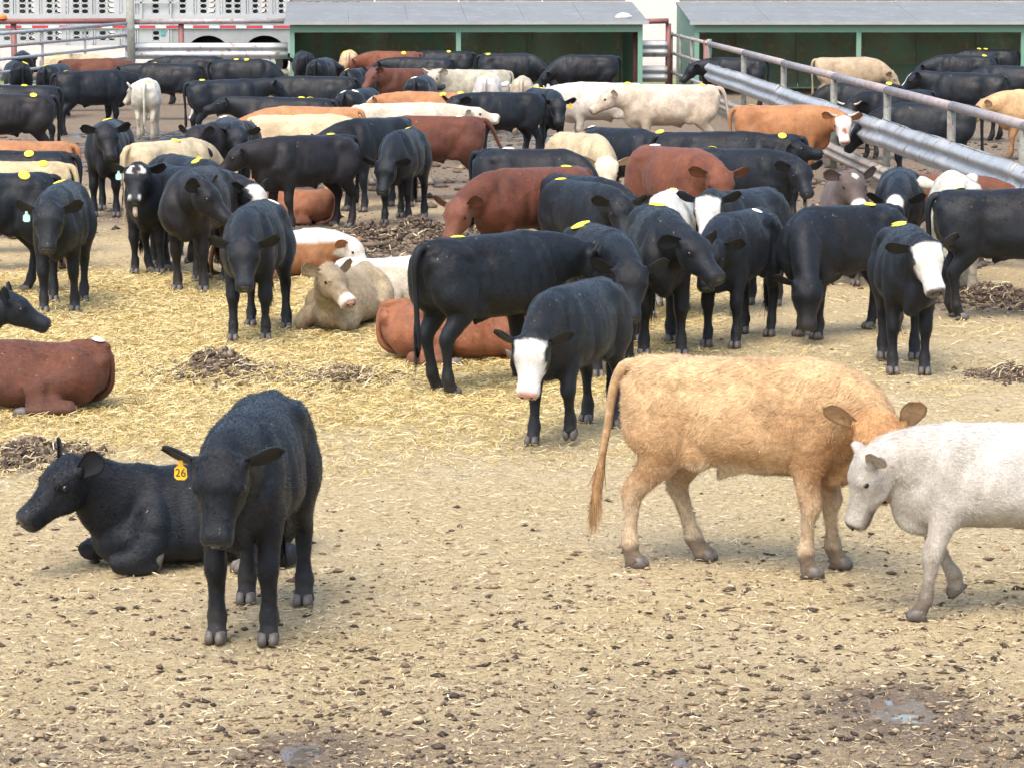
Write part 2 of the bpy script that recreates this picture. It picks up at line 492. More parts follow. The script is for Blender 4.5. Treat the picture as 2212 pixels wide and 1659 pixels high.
def rings(C, U, W, A, B, n=20, p=1.0, taper=0.0):
    """closed loft: ring i centred C[i], spanned by U[i] (half size A[i]) and W[i] (half size B[i])"""
    m = len(C); t = np.arange(n) * TAU / n
    c, s = np.cos(t), np.sin(t)
    P = np.broadcast_to(np.asarray(p, float), (m,)); T = np.broadcast_to(np.asarray(taper, float), (m,))
    x = np.sign(c)[None] * np.abs(c)[None] ** P[:, None]
    z = np.sign(s)[None] * np.abs(s)[None] ** P[:, None]
    x = x * (1 - T[:, None] * z)
    V = C[:, None, :] + U[:, None, :] * (x * A[:, None])[..., None] + W[:, None, :] * (z * B[:, None])[..., None]
    V = V.reshape(-1, 3)
    F = []
    for i in range(m - 1):
        a, b = i * n, (i + 1) * n
        F += [(a + j, a + (j + 1) % n, b + (j + 1) % n, b + j) for j in range(n)]
    V = np.vstack([V, C[0:1], C[-1:]])
    i0, i1 = m * n, m * n + 1; b = (m - 1) * n
    F += [(i0, (j + 1) % n, j) for j in range(n)] + [(i1, b + j, b + (j + 1) % n) for j in range(n)]
    return V, F

def sweep(P, A, B=None, n=14, up=(0, 0, 1), k=4, p=1.0):
    """loft along a path with rotation-minimising frames; B is the half size across 'up'"""
    P = np.asarray(P, float); A = np.asarray(A, float); B = A if B is None else np.asarray(B, float)
    R = cr(np.column_stack([P, A, B]), k)
    C, A, B = R[:, :3], R[:, 3], R[:, 4]
    T = np.gradient(C, axis=0); T /= np.linalg.norm(T, axis=1)[:, None] + 1e-9
    w = np.array(up, float); U = []; W = []
    for t in T:
        w = w - t * np.dot(w, t); w /= np.linalg.norm(w) + 1e-9
        W.append(w); U.append(np.cross(w, t))
    return rings(C, np.array(U), np.array(W), np.abs(B) + 1e-3, np.abs(A) + 1e-3, n, p)

def ell(c, r, R=None, n=14, m=9):
    th = np.linspace(0.001, math.pi - 0.001, m); ph = np.arange(n) * TAU / n
    V = np.array([[math.sin(a) * math.cos(b) * r[0], math.sin(a) * math.sin(b) * r[1], math.cos(a) * r[2]] for a in th for b in ph])
    if R is not None: V = V @ np.array(R).T
    V = V + np.asarray(c)
    F = [(i * n + j, (i + 1) * n + j, (i + 1) * n + (j + 1) % n, i * n + (j + 1) % n) for i in range(m - 1) for j in range(n)]
    F += [tuple(range(n - 1, -1, -1)), tuple((m - 1) * n + j for j in range(n))]
    return V, F

def rotm(rz=0, ry=0, rx=0):
    return np.array(Matrix.Rotation(rz, 3, 'Z') @ Matrix.Rotation(ry, 3, 'Y') @ Matrix.Rotation(rx, 3, 'X'))

class Soup:
    def __init__(s): s.V = []; s.F = []; s.n = 0
    def add(s, VF):
        V, F = VF; s.V.append(V); s.F += [tuple(i + s.n for i in f) for f in F]; s.n += len(V)
    def arr(s): return np.vstack(s.V)

# torso sections: x, z centre, half height, half width, squareness, taper (narrower above)
TORSO = [(-.715, .965, .03, .03, .9, 0), (-.70, .955, .13, .10, .9, .1), (-.64, .925, .215, .165, .85, .15), (-.52, .905, .265, .225, .82, .12),
         (-.40, .895, .283, .238, .82, .08), (-.25, .880, .295, .235, .86, .08), (-.05, .865, .318, .262, .9, .12), (.12, .862, .325, .268, .9, .15),
         (.28, .865, .325, .250, .9, .2), (.42, .870, .328, .218, .92, .32), (.54, .850, .312, .190, .95, .3), (.64, .820, .262, .160, .95, .1),
         (.72, .790, .185, .120, .95, 0), (.765, .775, .09, .06, 1, 0)]

def cow_shape(c):
    """raw overlapping pieces of one animal, in its own metres; returns soup, head frame, feet"""
    S = Soup(); lying = c.get('lying', False); rnd = random.Random(c['seed'])
    T = np.array(TORSO, float)
    T[:, 3] *= c.get('fat', 1.0)
    T[:, 0] *= c.get('long', 1.0)
    k = c.get('long', 1.0)
    if lying:
        T[:, 1] = .285 + (T[:, 1] - .87) * .8
        T[:, 2] *= .87
        T[:, 3] *= 1.14
        T[:, 1] = np.maximum(T[:, 1], T[:, 2] + .005)
        T[:, 5] = T[:, 5] + .18
    T = cr(T, 4)
    m = len(T)
    C = np.column_stack([T[:, 0], np.zeros(m), T[:, 1]])
    bend = math.radians(c.get('bend', 0))            # curve of the trunk seen from above
    if bend: C[:, 1] += bend * (C[:, 0] ** 2) * .6
    S.add(rings(C, np.tile([0, 1., 0], (m, 1)), np.tile([0, 0, 1.], (m, 1)), T[:, 3], T[:, 2], 28, T[:, 4], T[:, 5]))
    dz = -.60 if lying else 0
    f = c.get('fat', 1.0)
    for s in (1, -1):
        S.add(ell((-.40 * k, s * .128 * f, 1.03 + dz), (.14, .09, .09), rotm(0, .1)))      # hip bone
        S.add(ell((-.645 * k, s * .085 * f, 1.00 + dz), (.075, .055, .08)))                        # pin bone
        S.add(ell((.43 * k, s * (.135 if not lying else .12) * f, .90 + dz), (.15, .088, .25), rotm(0, -.2, s * .12)))   # shoulder blade
        if lying:
            S.add(ell((-.43 * k, s * .165 * f, .27), (.22, .125, .24), rotm(0, .25)))
            S.add(ell((.40 * k, s * .14 * f, .26), (.14, .10, .20)))
        if not lying:
            S.add(ell((-.50 * k, s * .125 * f, .86), (.20, .125, .28), rotm(0, -.18)))           # thigh
            S.add(ell((-.26 * k, s * .16 * f, .66), (.13, .055, .10), rotm(0, .5)))              # flank fold
            S.add(ell((.44 * k, s * .130, .70), (.13, .088, .17), rotm(0, .2)))                  # forearm muscle
    S.add(sweep([(-.70 * k, 0, 1.10 + dz), (-.58 * k, 0, 1.145 + dz), (-.40, 0, 1.155 + dz)], [.035, .035, .02], [.045, .05, .03], 10))  # tail head
    if not lying:
        S.add(sweep([(.70 * k, 0, .78), (.66 * k, 0, .62), (.56 * k, 0, .545), (.40, 0, .55)], [.06, .09, .06, .03], [.05, .065, .07, .05], 12))   # brisket
        if c.get('male', True):
            S.add(sweep([(.10, 0, .60), (-.04, 0, .565), (-.12, 0, .525), (-.125, 0, .485)], [.03, .045, .032, .014], None, 10))
    # legs
    feet = []
    off = c.get('feet') or {}
    def leg(front, s):
        key = ('f' if front else 'h') + ('l' if s > 0 else 'r')
        o = off.get(key, (rnd.uniform(-.07, .07), rnd.uniform(-.02, .02), 0))
        dx, dy, dzf = (list(o) + [0, 0])[:3]
        if front:
            P = [(.42, .12, .88, .12, .06), (.43, .14, .72, .11, .075), (.43, .143, .60, .083, .066), (.435, .14, .50, .064, .056), (.450, .138, .41, .060, .056),
                 (.448, .138, .365, .055, .053), (.435, .138, .31, .040, .040), (.43, .138, .21, .034, .034), (.425, .138, .125, .049, .048),
                 (.435, .138, .08, .040, .041), (.452, .138, .035, .052, .052), (.455, .138, .012, .05, .05)]
            base = .80
        else:
            P = [(-.44, .11, .98, .15, .07), (-.46, .145, .84, .20, .10), (-.44, .165, .73, .185, .10), (-.43, .165, .63, .125, .085), (-.48, .16, .54, .082, .060),
                 (-.550, .155, .46, .068, .048), (-.572, .153, .41, .062, .048), (-.565, .152, .34, .044, .038), (-.555, .15, .22, .036, .035),
                 (-.55, .15, .13, .051, .048), (-.535, .15, .08, .040, .041), (-.51, .15, .035, .052, .052), (-.505, .15, .012, .05, .05)]
            base = .88
        L = []
        for x, y, z, a, b in P:
            w = min(max((base - z) / (base - .05), 0), 1)
            bow = math.sin(math.pi * min(w, 1)) 
            X = x * k + dx * w; Z = z
            if dzf:
                Z = z + dzf * w ** 1.2
                X += (.42 if front else .20) * dzf * bow * 2
            L.append((X, s * y + dy * w, Z, a, b))
        L = np.array(L)
        S.add(sweep(L[:, :3], L[:, 4] * 1.07 + .004, L[:, 3] * 1.04 + .003, 14, (0, 1, 0), 3))
        fx, fy, fz = L[-1, :3]
        feet.append((fx, fy, fz - .012, rnd.uniform(-.15, .15), dzf))
    if not lying:
        for s in (1, -1): leg(True, s); leg(False, s)
    else:
        for s in (1, -1):
            w = 1.25 if s == c.get('open', 1) else 1.0
            S.add(sweep([(.40 * k, s * .09, .36), (.44 * k, s * .15, .27), (.47 * k, s * .19, .17), (.60 * k, s * .215 * w, .085), (.73 * k, s * .20 * w, .075), (.76 * k, s * .19 * w, .07)], [.10, .13, .115, .078, .062, .05], None, 14))
            S.add(sweep([(.74 * k, s * .20 * w, .065), (.62 * k, s * .24 * w, .045), (.50 * k, s * .23 * w, .045), (.44 * k, s * .21 * w, .05)], [.05, .04, .042, .04], None, 12))
            S.add(sweep([(-.48 * k, s * .12, .33), (-.40 * k, s * .20, .24), (-.18 * k, s * .28 * w, .19), (-.10 * k, s * .30 * w, .15)], [.20, .18, .125, .09], [.14, .14, .10, .08], 14))
            S.add(sweep([(-.12 * k, s * .30 * w, .14), (-.30 * k, s * .33 * w, .08), (-.46 * k, s * .33 * w, .06), (-.40 * k, s * .36 * w, .045), (-.20 * k, s * .38 * w, .04), (-.10 * k, s * .38 * w, .04)], [.09, .065, .055, .045, .036, .042], None, 12))
            feet.append((.43 * k, s * .21 * w, .035, math.pi, 0)); feet.append((-.07 * k, s * .38 * w, .0, 0, 0))
    # neck and head
    npi, ny, hp, hy, hr = (math.radians(c.get(q, d)) for q, d in (('np', 15), ('ny', 0), ('hp', 45), ('hy', 0), ('hr', 0)))
    NB = np.array([.50 * k, 0, (.925 if not lying else .34)])
    NL = c.get('nl', .50)
    nd_ = np.array([math.cos(npi) * math.cos(ny), math.cos(npi) * math.sin(ny), math.sin(npi)])
    P = NB + nd_ * NL
    fwd = np.array([math.cos(hp) * math.cos(hy), math.cos(hp) * math.sin(hy), -math.sin(hp)])
    side = np.array([-math.sin(hy), math.cos(hy), 0.0]); up = np.cross(fwd, side)
    side, up = side * math.cos(hr) + up * math.sin(hr), up * math.cos(hr) - side * math.sin(hr)
    p0 = NB + np.array([-.08, 0, -.02]); p1 = NB + np.array([.20, .20 * math.sin(ny) , .05 * math.sin(npi) + .02])
    p3 = P - up * .045 + fwd * .02; e = nd_ * .8 + fwd * .45; e /= np.linalg.norm(e); p2 = p3 - e * .17
    ts = np.linspace(0, 1, 6)
    Bz = np.array([(1 - t) ** 3 * p0 + 3 * (1 - t) ** 2 * t * p1 + 3 * (1 - t) * t * t * p2 + t ** 3 * p3 for t in ts])
    S.add(sweep(Bz, [.275, .258, .225, .190, .160, .125], [.175, .160, .145, .130, .118, .102], 20, (0, 0, 1), 3))
    S.add(sweep([Bz[0] + (0.08, 0, -.18), Bz[2] + (0, 0, -.19), Bz[3] - up * .14, p3 - up * .13 + fwd * .06], [.07, .06, .045, .03], [.045, .035, .03, .03], 10))   # dewlap
    HK = c.get('headk', .94)
    def H(s, y, z): return P + (fwd * s + side * y + up * z) * 1.0
    hs = np.array([(-.055, -.02, .05, .05, 1, 0), (-.03, -.03, .088, .088, .95, 0), (.02, -.045, .118, .104, .9, -.05), (.08, -.055, .128, .112, .88, -.08), (.14, -.062, .124, .112, .88, -.02),
                   (.20, -.068, .110, .098, .88, .05), (.26, -.072, .093, .082, .88, .05), (.32, -.074, .080, .070, .86, .02), (.38, -.074, .073, .070, .80, 0), (.43, -.073, .072, .074, .74, 0),
                   (.468, -.072, .068, .072, .72, 0), (.490, -.070, .056, .060, .75, 0), (.497, -.070, .032, .035, .85, 0)])
    hs[:, 0] *= .87
    hs[:, 2] *= np.interp(hs[:, 0], [0, .15, .26, .45], [1.04, 1.10, 1.10, 1.04])
    hs[:, 3] *= np.interp(hs[:, 0], [-.05, .0, .15, .25, .40, .5], [1.18, 1.27, 1.30, 1.24, 1.18, 1.20])
    hs = cr(hs, 3); m = len(hs)
    C = P + fwd * hs[:, 0:1] + up * hs[:, 1:2]
    S.add(rings(C, np.tile(side, (m, 1)), np.tile(up, (m, 1)), hs[:, 3], hs[:, 2], 22, hs[:, 4], hs[:, 5]))
    R = np.column_stack([fwd, side, up])
    S.add(ell(H(-.005, 0, .040), (.065, .085, .045), R))                                     # poll
    S.add(ell(H(.09, 0, .040), (.10, .105, .040), R))                                     # forehead
    S.add(ell(H(.35, 0, -.140), (.055, .05, .020), R))                                     # chin
    for s in (1, -1):
        S.add(ell(H(.132, s * .110, .012), (.050, .028, .028), R))                          # brow
        S.add(ell(H(.13, s * .078, -.115), (.12, .048, .075), R))                           # cheek
        S.add(ell(H(.392, s * .048, -.048), (.035, .028, .032), R))                         # nostril wing
        S.add(sweep([H(.02, s * .08, .0), H(.012, s * .125, .002), H(.005, s * .155, .0)], [.046, .036, .030], None, 8))
    return S, (P, fwd, side, up), feet

def ear_mesh(frame, s, droop, back, size, n=9, m=7):
    """a cupped leaf-shaped ear with thickness; returns V, quads, inner flag per vertex"""
    P, fwd, side, up = frame
    root = P + fwd * .010 + side * (s * .140) + up * .0
    d = side * s * math.cos(droop) - up * math.sin(droop) - fwd * back; d /= np.linalg.norm(d)
    nrm = fwd * .80 + up * .15 - d * .1 ; nrm -= d * np.dot(nrm, d); nrm /= np.linalg.norm(nrm)
    wv = np.cross(nrm, d)
    L = .200 * size
    V = []; I = []
    for side_in in (0, 1):
        for i in range(n):
            t = i / (n - 1)
            w = .073 * size * min(1.0, .50 + .95 * t) * (max(0.0, 1 - max(0.0, (t - .55) / .45) ** 2.6) ** .5 * .97 + .03)
            for j in range(m):
                q = j / (m - 1) * 2 - 1
                ang = q * (1.25 - .45 * t)
                cup = w * .75 * (1 - math.cos(ang)) - w * .32
                off = -.007 if side_in == 0 else .007
                edge = 0 if abs(q) == 1 or i == n - 1 else 1
                V.append(root + d * (L * t - .012 * abs(q)) + wv * (w * math.sin(ang) / math.sin(1.25 - .45 * t)) + nrm * (cup + off * edge))
                I.append(side_in if edge else 0)
    F = []
    for g in (0, n * m):
        for i in range(n - 1):
            for j in range(m - 1):
                a = g + i * m + j
                f = (a, a + 1, a + m + 1, a + m)
                F.append(f if g else f[::-1])
    # close the rim
    for i in range(n - 1):
        for j in (0, m - 1):
            a = i * m + j; F.append((a, a + m, a + m + n * m, a + n * m))
    for j in range(m - 1):
        a = (n - 1) * m + j; F.append((a, a + 1, a + 1 + n * m, a + n * m))
    return np.array(V), F, np.array(I)

def fbm(V, sc, seed=0.0):
    x = V * sc + seed
    a = np.sin(x[:, 0] * 1.7 + 1.3 * np.sin(x[:, 1] * 1.1 + x[:, 2] * .7)) * np.cos(x[:, 2] * 1.9 + .9 * np.sin(x[:, 0] * 1.3))
    b = np.sin(x[:, 1] * 3.7 + 1.9 * np.sin(x[:, 0] * 2.3 + 1)) * np.cos(x[:, 2] * 3.3 + x[:, 0] * 2.1 + seed)
    c = np.sin(x[:, 0] * 7.9 + 2 * np.sin(x[:, 2] * 5.3)) * np.cos(x[:, 1] * 8.7 + x[:, 2] * 6.1)
    return .5 * a + .32 * b + .18 * c

def sm(x, a, b):
    t = np.clip((x - a) / (b - a), 0, 1)
    return t * t * (3 - 2 * t)

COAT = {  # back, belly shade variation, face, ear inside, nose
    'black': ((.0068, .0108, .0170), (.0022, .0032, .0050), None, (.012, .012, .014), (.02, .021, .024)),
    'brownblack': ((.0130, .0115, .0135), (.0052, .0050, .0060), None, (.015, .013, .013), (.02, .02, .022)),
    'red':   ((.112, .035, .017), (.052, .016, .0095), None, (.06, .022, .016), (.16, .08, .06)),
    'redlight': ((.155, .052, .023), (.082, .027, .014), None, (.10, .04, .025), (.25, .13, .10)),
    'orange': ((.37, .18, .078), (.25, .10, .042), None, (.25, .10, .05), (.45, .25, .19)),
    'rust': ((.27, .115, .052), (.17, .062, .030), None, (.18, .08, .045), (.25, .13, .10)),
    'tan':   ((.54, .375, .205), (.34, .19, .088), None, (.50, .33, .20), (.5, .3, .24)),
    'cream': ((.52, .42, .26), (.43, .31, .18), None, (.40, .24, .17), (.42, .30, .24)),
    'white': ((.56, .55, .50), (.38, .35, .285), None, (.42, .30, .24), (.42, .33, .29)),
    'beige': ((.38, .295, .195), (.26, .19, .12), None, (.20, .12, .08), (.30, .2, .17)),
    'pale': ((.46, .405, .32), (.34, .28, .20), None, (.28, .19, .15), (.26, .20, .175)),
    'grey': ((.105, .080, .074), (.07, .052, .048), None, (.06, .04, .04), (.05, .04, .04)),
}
WHITE = np.array((.62, .605, .575))

def paint(c, V, frame, inner, nbody):
    """coat colour of every vertex: coat, white markings, muzzle, dirt on legs and belly"""
    k = COAT[c['coat']]; sd = c['seed'] * 3.17
    base, low = np.array(k[0]), np.array(k[1])
    jit = random.Random(c['seed'] * 5 + 1); jv = np.array([1 + jit.uniform(-.12, .12)] * 3) * (1 + np.array([jit.uniform(-.06, .08), 0, jit.uniform(-.06, .06)])); base, low = base * jv, low * jv
    dark = c['coat'] in ('black', 'brownblack')
    n1 = fbm(V, 2.2, sd); n2 = fbm(V, 7.0, sd + 4); n3 = fbm(V, 19.0, sd + 9)
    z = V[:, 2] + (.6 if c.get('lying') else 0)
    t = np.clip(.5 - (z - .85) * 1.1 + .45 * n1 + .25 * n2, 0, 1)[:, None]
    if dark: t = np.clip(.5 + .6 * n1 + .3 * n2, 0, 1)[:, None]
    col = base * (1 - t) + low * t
    P, f, sdv, up = frame
    Q = V - P; hs, hy, hz = (Q @ f) / .87, Q @ sdv, Q @ up
    head = (sm(hs, -.09, -.02) * (1 - sm(np.abs(hy), .16, .20)))
    head[np.linalg.norm(Q, axis=1) > .62] = 0
    isin = np.zeros(len(V), bool); isin[:nbody] = True
    head = head * isin * sm(hz, -.25, -.20)
    if c.get('facecol'):
        fc = np.array(c['facecol']); col = col * (1 - head[:, None]) + fc * head[:, None]
    if c.get('spine') is not None:                    # pale line along the back
        w = sm(V[:, 2], c['spine'], c['spine'] + .05) * isin * (1 - head)
        w = np.clip(w + .4 * n2 * (w > 0), 0, 1)[:, None]; col = col * (1 - w) + WHITE * w
    m = c.get('mark')
    if m:
        w = np.zeros(len(V))
        if m == 'face':      # whole face white, cheeks and poll of the coat colour
            w = sm(hs + .012 * n3 + .010 * n2, .015, .035) * (1 - sm(np.abs(hy) + .18 * np.maximum(-hz - .03, 0) + .012 * n3 + .010 * n2, .110, .128)) * sm(hz, -.17, -.14)
            w = np.where(hs > .30, 1, w) * (hs > .0)
        elif m == 'head':
            w = sm(hs, -.05, -.01) * 1.0
        elif m == 'blaze':
            w = sm(hs, .05, .07) * (1 - sm(np.abs(hy), .04, .06)) * sm(hz, -.06, -.04)
        elif m == 'star':
            w = (1 - sm(np.sqrt((hs - .08) ** 2 + hy ** 2 * 1.4) + .025 * n3, .035, .055)) * sm(hz, -.02, 0)
        elif m == 'poll':
            w = (1 - sm(np.sqrt((hs - .07) ** 2 * .7 + hy ** 2), .075, .10)) * sm(hz, -.05, -.02)
        elif m == 'spots':   # two white curved marks on the forehead
            a = np.abs(hy)
            w = (1 - sm(np.abs(a - .062 + .02 * np.cos(hs * 40)) + .008 * n3, .018, .03)) * sm(hs, .0, .015) * (1 - sm(hs, .115, .135)) * sm(hz, -.02, .0)
            w = np.maximum(w, (1 - sm(np.abs(np.abs(hy) - .055), .01, .022)) * sm(hs, .385, .40) * (1 - sm(hs, .45, .47)) * sm(hz, -.09, -.07) * .8)
        w = (w * isin * sm(hz, -.24, -.19) * (np.linalg.norm(Q, axis=1) < .62))[:, None]
        wc = WHITE * (1 - .16 * np.clip(n2 + .6 * n3, 0, 1))[:, None] * np.array((1, .985, .96))
        col = col * (1 - w) + wc * w
        if c.get('redpatch'):
            w = ((1 - sm(np.sqrt(((hs - .30) * 1.0) ** 2 + (hy * 1.5) ** 2), .05, .065)) * isin * head)[:, None]
            col = col * (1 - w) + np.array((.35, .09, .05)) * w
        if m in ('face', 'head'):
            w = ((1 - sm(np.sqrt((hs - .15) ** 2 + (np.abs(hy) - .10) ** 2 + (hz + .02) ** 2), .02, .036)) * isin)[:, None]
            col = col * (1 - w) + np.array(c.get('eyering', (.18, .10, .08))) * w
    if c['coat'] == 'white' and c.get('mud', .5) > .5:
        w = (sm(hs + .05 * n2, .26, .36) * sm(-hz, .06, .11) * head * .8)[:, None]; col = col * (1 - w) + np.array((.12, .085, .06)) * w
    if c.get('muzzle') == 'pale':
        w = (sm(hs, .36, .40) * head)[:, None]; col = col * (1 - w) + np.array((.70, .63, .54)) * w
    # nose pad
    w = (sm(hs, .462, .478) * sm(hz, -.115, -.10) * head)[:, None]
    col = col * (1 - w) + np.array(c.get('nose', k[4])) * w
    # mouth line
    w = ((1 - sm(np.abs(hz + .125 + .10 * (.46 - hs)), .004, .010)) * sm(hs, .33, .36) * head * .75)[:, None]
    col = col * (1 - w) + np.array((.03, .02, .02)) * w
    # ears
    w = (inner * .42)[:, None]; col = col * (1 - w) + np.array(k[3]) * w
    if c.get('socks'):
        w = (1 - sm(z, .36, .44))[:, None] * isin[:, None]; col = col * (1 - w) + WHITE * .92 * w
    if c.get('palelegs'):
        w = (1 - sm(z + .05 * n2, .30, .58))[:, None] * isin[:, None] * .75; col = col * (1 - w) + np.array((.55, .44, .30)) * w
        w = (np.exp(-((V[:, 0] + .05) / .25) ** 2) * (1 - sm(z, .56, .64)) * isin)[:, None]; col = col * (1 - w) + np.array((.58, .50, .38)) * w
    # dirt: lower legs, belly and buttocks
    mud = np.array((.115, .085, .06)) if not dark else np.array((.050, .040, .032))
    amt = c.get('mud', .55)
    w = np.clip((1 - sm(V[:, 2], .05, .42 if not c.get('lying') else .16)) * (.55 + .8 * n2 + .5 * n3) * 1.15, 0, 1) * amt
    w = np.maximum(w, np.clip((1 - sm(V[:, 2], .0, .07)) * 1.2, 0, 1) * min(amt * 1.3, .85))
    if c.get('boots'):
        w = np.maximum(w, (1 - sm(V[:, 2] + .03 * n2, .10, .15)) * .92)
    if not dark:
        w = np.maximum(w, np.clip(n2 + .5 * n3 - .62, 0, 1) * 1.2 * amt * (1 - sm(V[:, 2], .7, 1.1)))
    else:
        w = np.maximum(w, np.clip(n2 + .5 * n3 - .5, 0, 1) * .8 * amt * (1 - sm(z, .75, 1.0)))
    w = w[:, None]; col = col * (1 - w) + mud * w
    col = col * (1 + .10 * n3[:, None])
    return np.clip(col, .004, .9)

# ---- materials of the animals
def coat_material(name, curl=0.0, sheen=0.25, rough=0.55, spec=0.4):
    m, nt, b = new_mat(name, rough, 0, spec=spec)
    at_ = nd(nt, 'ShaderNodeVertexColor', layer_name='coat')
    v = objvec(nt, (5, 22, 9)); v2 = objvec(nt)
    h1 = noise(nt, 6.0, 5, .75, v, .8)               # lie of the hair
    h2 = noise(nt, 7.0 if not curl else 11.0, 5, .62, v2, 1.3 if curl else .4)
    h3 = noise(nt, 240.0, 3, .6, v2)
    f = ramp(nt, h1, [(.3, (.62, .62, .62)), (.7, (1.38, 1.38, 1.38))])
    c = mixc(nt, .7, at_.outputs[0], f, 'MULTIPLY')
    f2 = ramp(nt, h2, [(.32, (.60, .58, .55)), (.68, (1.32, 1.32, 1.34))])
    c = mixc(nt, .75 if curl else .55, c, f2, 'MULTIPLY')
    f3 = ramp(nt, h3, [(.3, (.8, .8, .8)), (.7, (1.2, 1.2, 1.2))])
    c = mixc(nt, .6, c, f3, 'MULTIPLY')
    fl = ramp(nt, noise(nt, 38.0, 2, .5, objvec(nt, (1, 1.6, .6)), .8), [(.715, (0, 0, 0)), (.735, (1, 1, 1))])
    geo = nd(nt, 'ShaderNodeNewGeometry'); sx = nd(nt, 'ShaderNodeSeparateXYZ'); nt.links.new(geo.outputs['Normal'], sx.inputs[0])
    fl = mixc(nt, 1.0, fl, ramp(nt, sx.outputs[2], [(.2, (0, 0, 0)), (.6, (.8, .8, .8))]), 'MULTIPLY')
    c = mixc(nt, fl, c, (.34, .28, .17))
    nt.links.new(c, b.inputs['Base Color'])
    b.inputs['Sheen Weight'].default_value = sheen
    b.inputs['Sheen Roughness'].default_value = .45
    p = bump(nt, b, h2, .5 if curl else .45, .012 if curl else .014)
    p = bump(nt, b, h1, .45, .010, p)
    bump(nt, b, h3, .5, .004, p)
    r = ramp(nt, h2, [(.3, (rough - .1,) * 3), (.7, (rough + .12,) * 3)])
    nt.links.new(r, b.inputs['Roughness'])
    return m

M_COAT = coat_material('short_coat', 0, .08, .62, .30)
M_DARK = coat_material('black_coat', 0, .03, .47, .30)
M_CURL = coat_material('curly_coat', 1, .10, .75, .2)
M_HAIR, _nt, _b = new_mat('pale_hair', .6, 0, spec=.3)
_vc = nd(_nt, 'ShaderNodeVertexColor', layer_name='tint'); _nt.links.new(_vc.outputs[0], _b.inputs['Base Color'])
M_HAIR_D, _nt, _b = new_mat('black_hair', .48, 0, spec=.2)
_vc = nd(_nt, 'ShaderNodeVertexColor', layer_name='tint'); _nt.links.new(_vc.outputs[0], _b.inputs['Base Color'])
M_EYE, _, _b = new_mat('eye', .08, 0, (.008, .006, .005), .6)
M_HOOF = worn('hoof_horn', (.16, .14, .12), (.06, .05, .045), .55, 0, 14, (.3, .7))
M_NOSTRIL = new_mat('nostril', .5, 0, (.010, .007, .007))[0]
M_NOSE = new_mat('wet_nose', .24, 0, (.022, .024, .028), .7)[0]
M_PINK = new_mat('pink_nose', .35, 0, (.52, .30, .26), .5)[0]
M_TONGUE = new_mat('tongue', .4, 0, (.62, .50, .42), .4)[0]
M_TAG = new_mat('yellow_tag', .55, 0, (.80, .68, .07), .3)[0]
M_TAGW = new_mat('white_tag', .55, 0, (.80, .78, .70), .35)[0]
M_TAGG = new_mat('pale_green_tag', .5, 0, (.42, .70, .62), .35)[0]
M_TAGO = new_mat('amber_tag', .45, 0, (.82, .47, .03), .4)[0]
M_INK = new_mat('black_ink', .7, 0, (.02, .02, .02), .2)[0]
M_HORN = new_mat('horn', .5, 0, (.50, .42, .34), .4)[0]

def disc_mesh(name, r, rx=1.0, torn=False):
    n = 18; V = [(0, 0, .012)]; F = []
    for ring, rr in enumerate((.55, 1.0)):
        for i in range(n):
            t = TAU * i / n; q = rr * r * (1 if not (torn and .2 < t < .9) else .6)
            V.append((q * math.cos(t) * rx, q * math.sin(t), .012 * (1 - rr * rr)))
    V += [(v[0], v[1], v[2] - .004) for v in V[1 + n:1 + 2 * n]]
    for i in range(n):
        j = (i + 1) % n
        F += [(0, 1 + i, 1 + j), (1 + i, 1 + n + i, 1 + n + j, 1 + j), (1 + n + i, 1 + 2 * n + i, 1 + 2 * n + j, 1 + n + j)]
    return mesh_np(name, V, F, True)

DISC = {}
for nm, mt in (('yellow', M_TAG), ('white', M_TAGW)):
    DISC[nm] = disc_mesh('back_tag', .066, .86); DISC[nm].materials.append(mt)
    DISC[nm + '_torn'] = disc_mesh('back_tag', .066, .86, True); DISC[nm + '_torn'].materials.append(mt)
EYE_ME = mesh_np('eye', *ell((0, 0, 0), (.023, .016, .020), None, 12, 8), True); EYE_ME.materials.append(M_EYE)
NOS_ME = mesh_np('nostril', *ell((0, 0, 0), (.008, .014, .009), None, 8, 6), True); NOS_ME.materials.append(M_NOSTRIL)
def hoof_mesh():
    S = Soup()
    for s in (1, -1):
        y = s * .0275
        S.add(rings(np.array([(-.004, y, .0), (.004, y, .028), (-.004, y * .95, .058), (-.012, y * .85, .068)]), np.tile([1., 0, 0], (4, 1)), np.tile([0, 1., 0], (4, 1)),
                    np.array([.064, .058, .047, .02]), np.array([.0275, .0275, .024, .012]), 12, .85))
    return mesh_np('hoof', S.arr(), S.F, True)
HOOF_ME = hoof_mesh(); HOOF_ME.materials.append(M_HOOF)
def tagplate():
    out = [(-.010, 0), (-.012, -.022), (-.028, -.036), (-.030, -.076), (-.018, -.088), (.018, -.088), (.030, -.076), (.028, -.036), (.012, -.022), (.010, 0)]
    V = [(x, -.0015, z) for x, z in out] + [(x, .0015, z) for x, z in out]; n = len(out)
    F = [tuple(range(n)), tuple(range(2 * n - 1, n - 1, -1))] + [(i, (i + 1) % n, n + (i + 1) % n, n + i) for i in range(n)]
    return V, F
EARTAG = {}
for nm, mt in (('amber', M_TAGO), ('green', M_TAGG), ('white', M_TAGW)):
    EARTAG[nm] = mesh_np('ear_tag', *tagplate()); EARTAG[nm].materials.append(mt)

HERD = []
LM = {'m': -.02, 'r': -.50, 'w': .44}

def wrap(a): return (a + 180) % 360 - 180

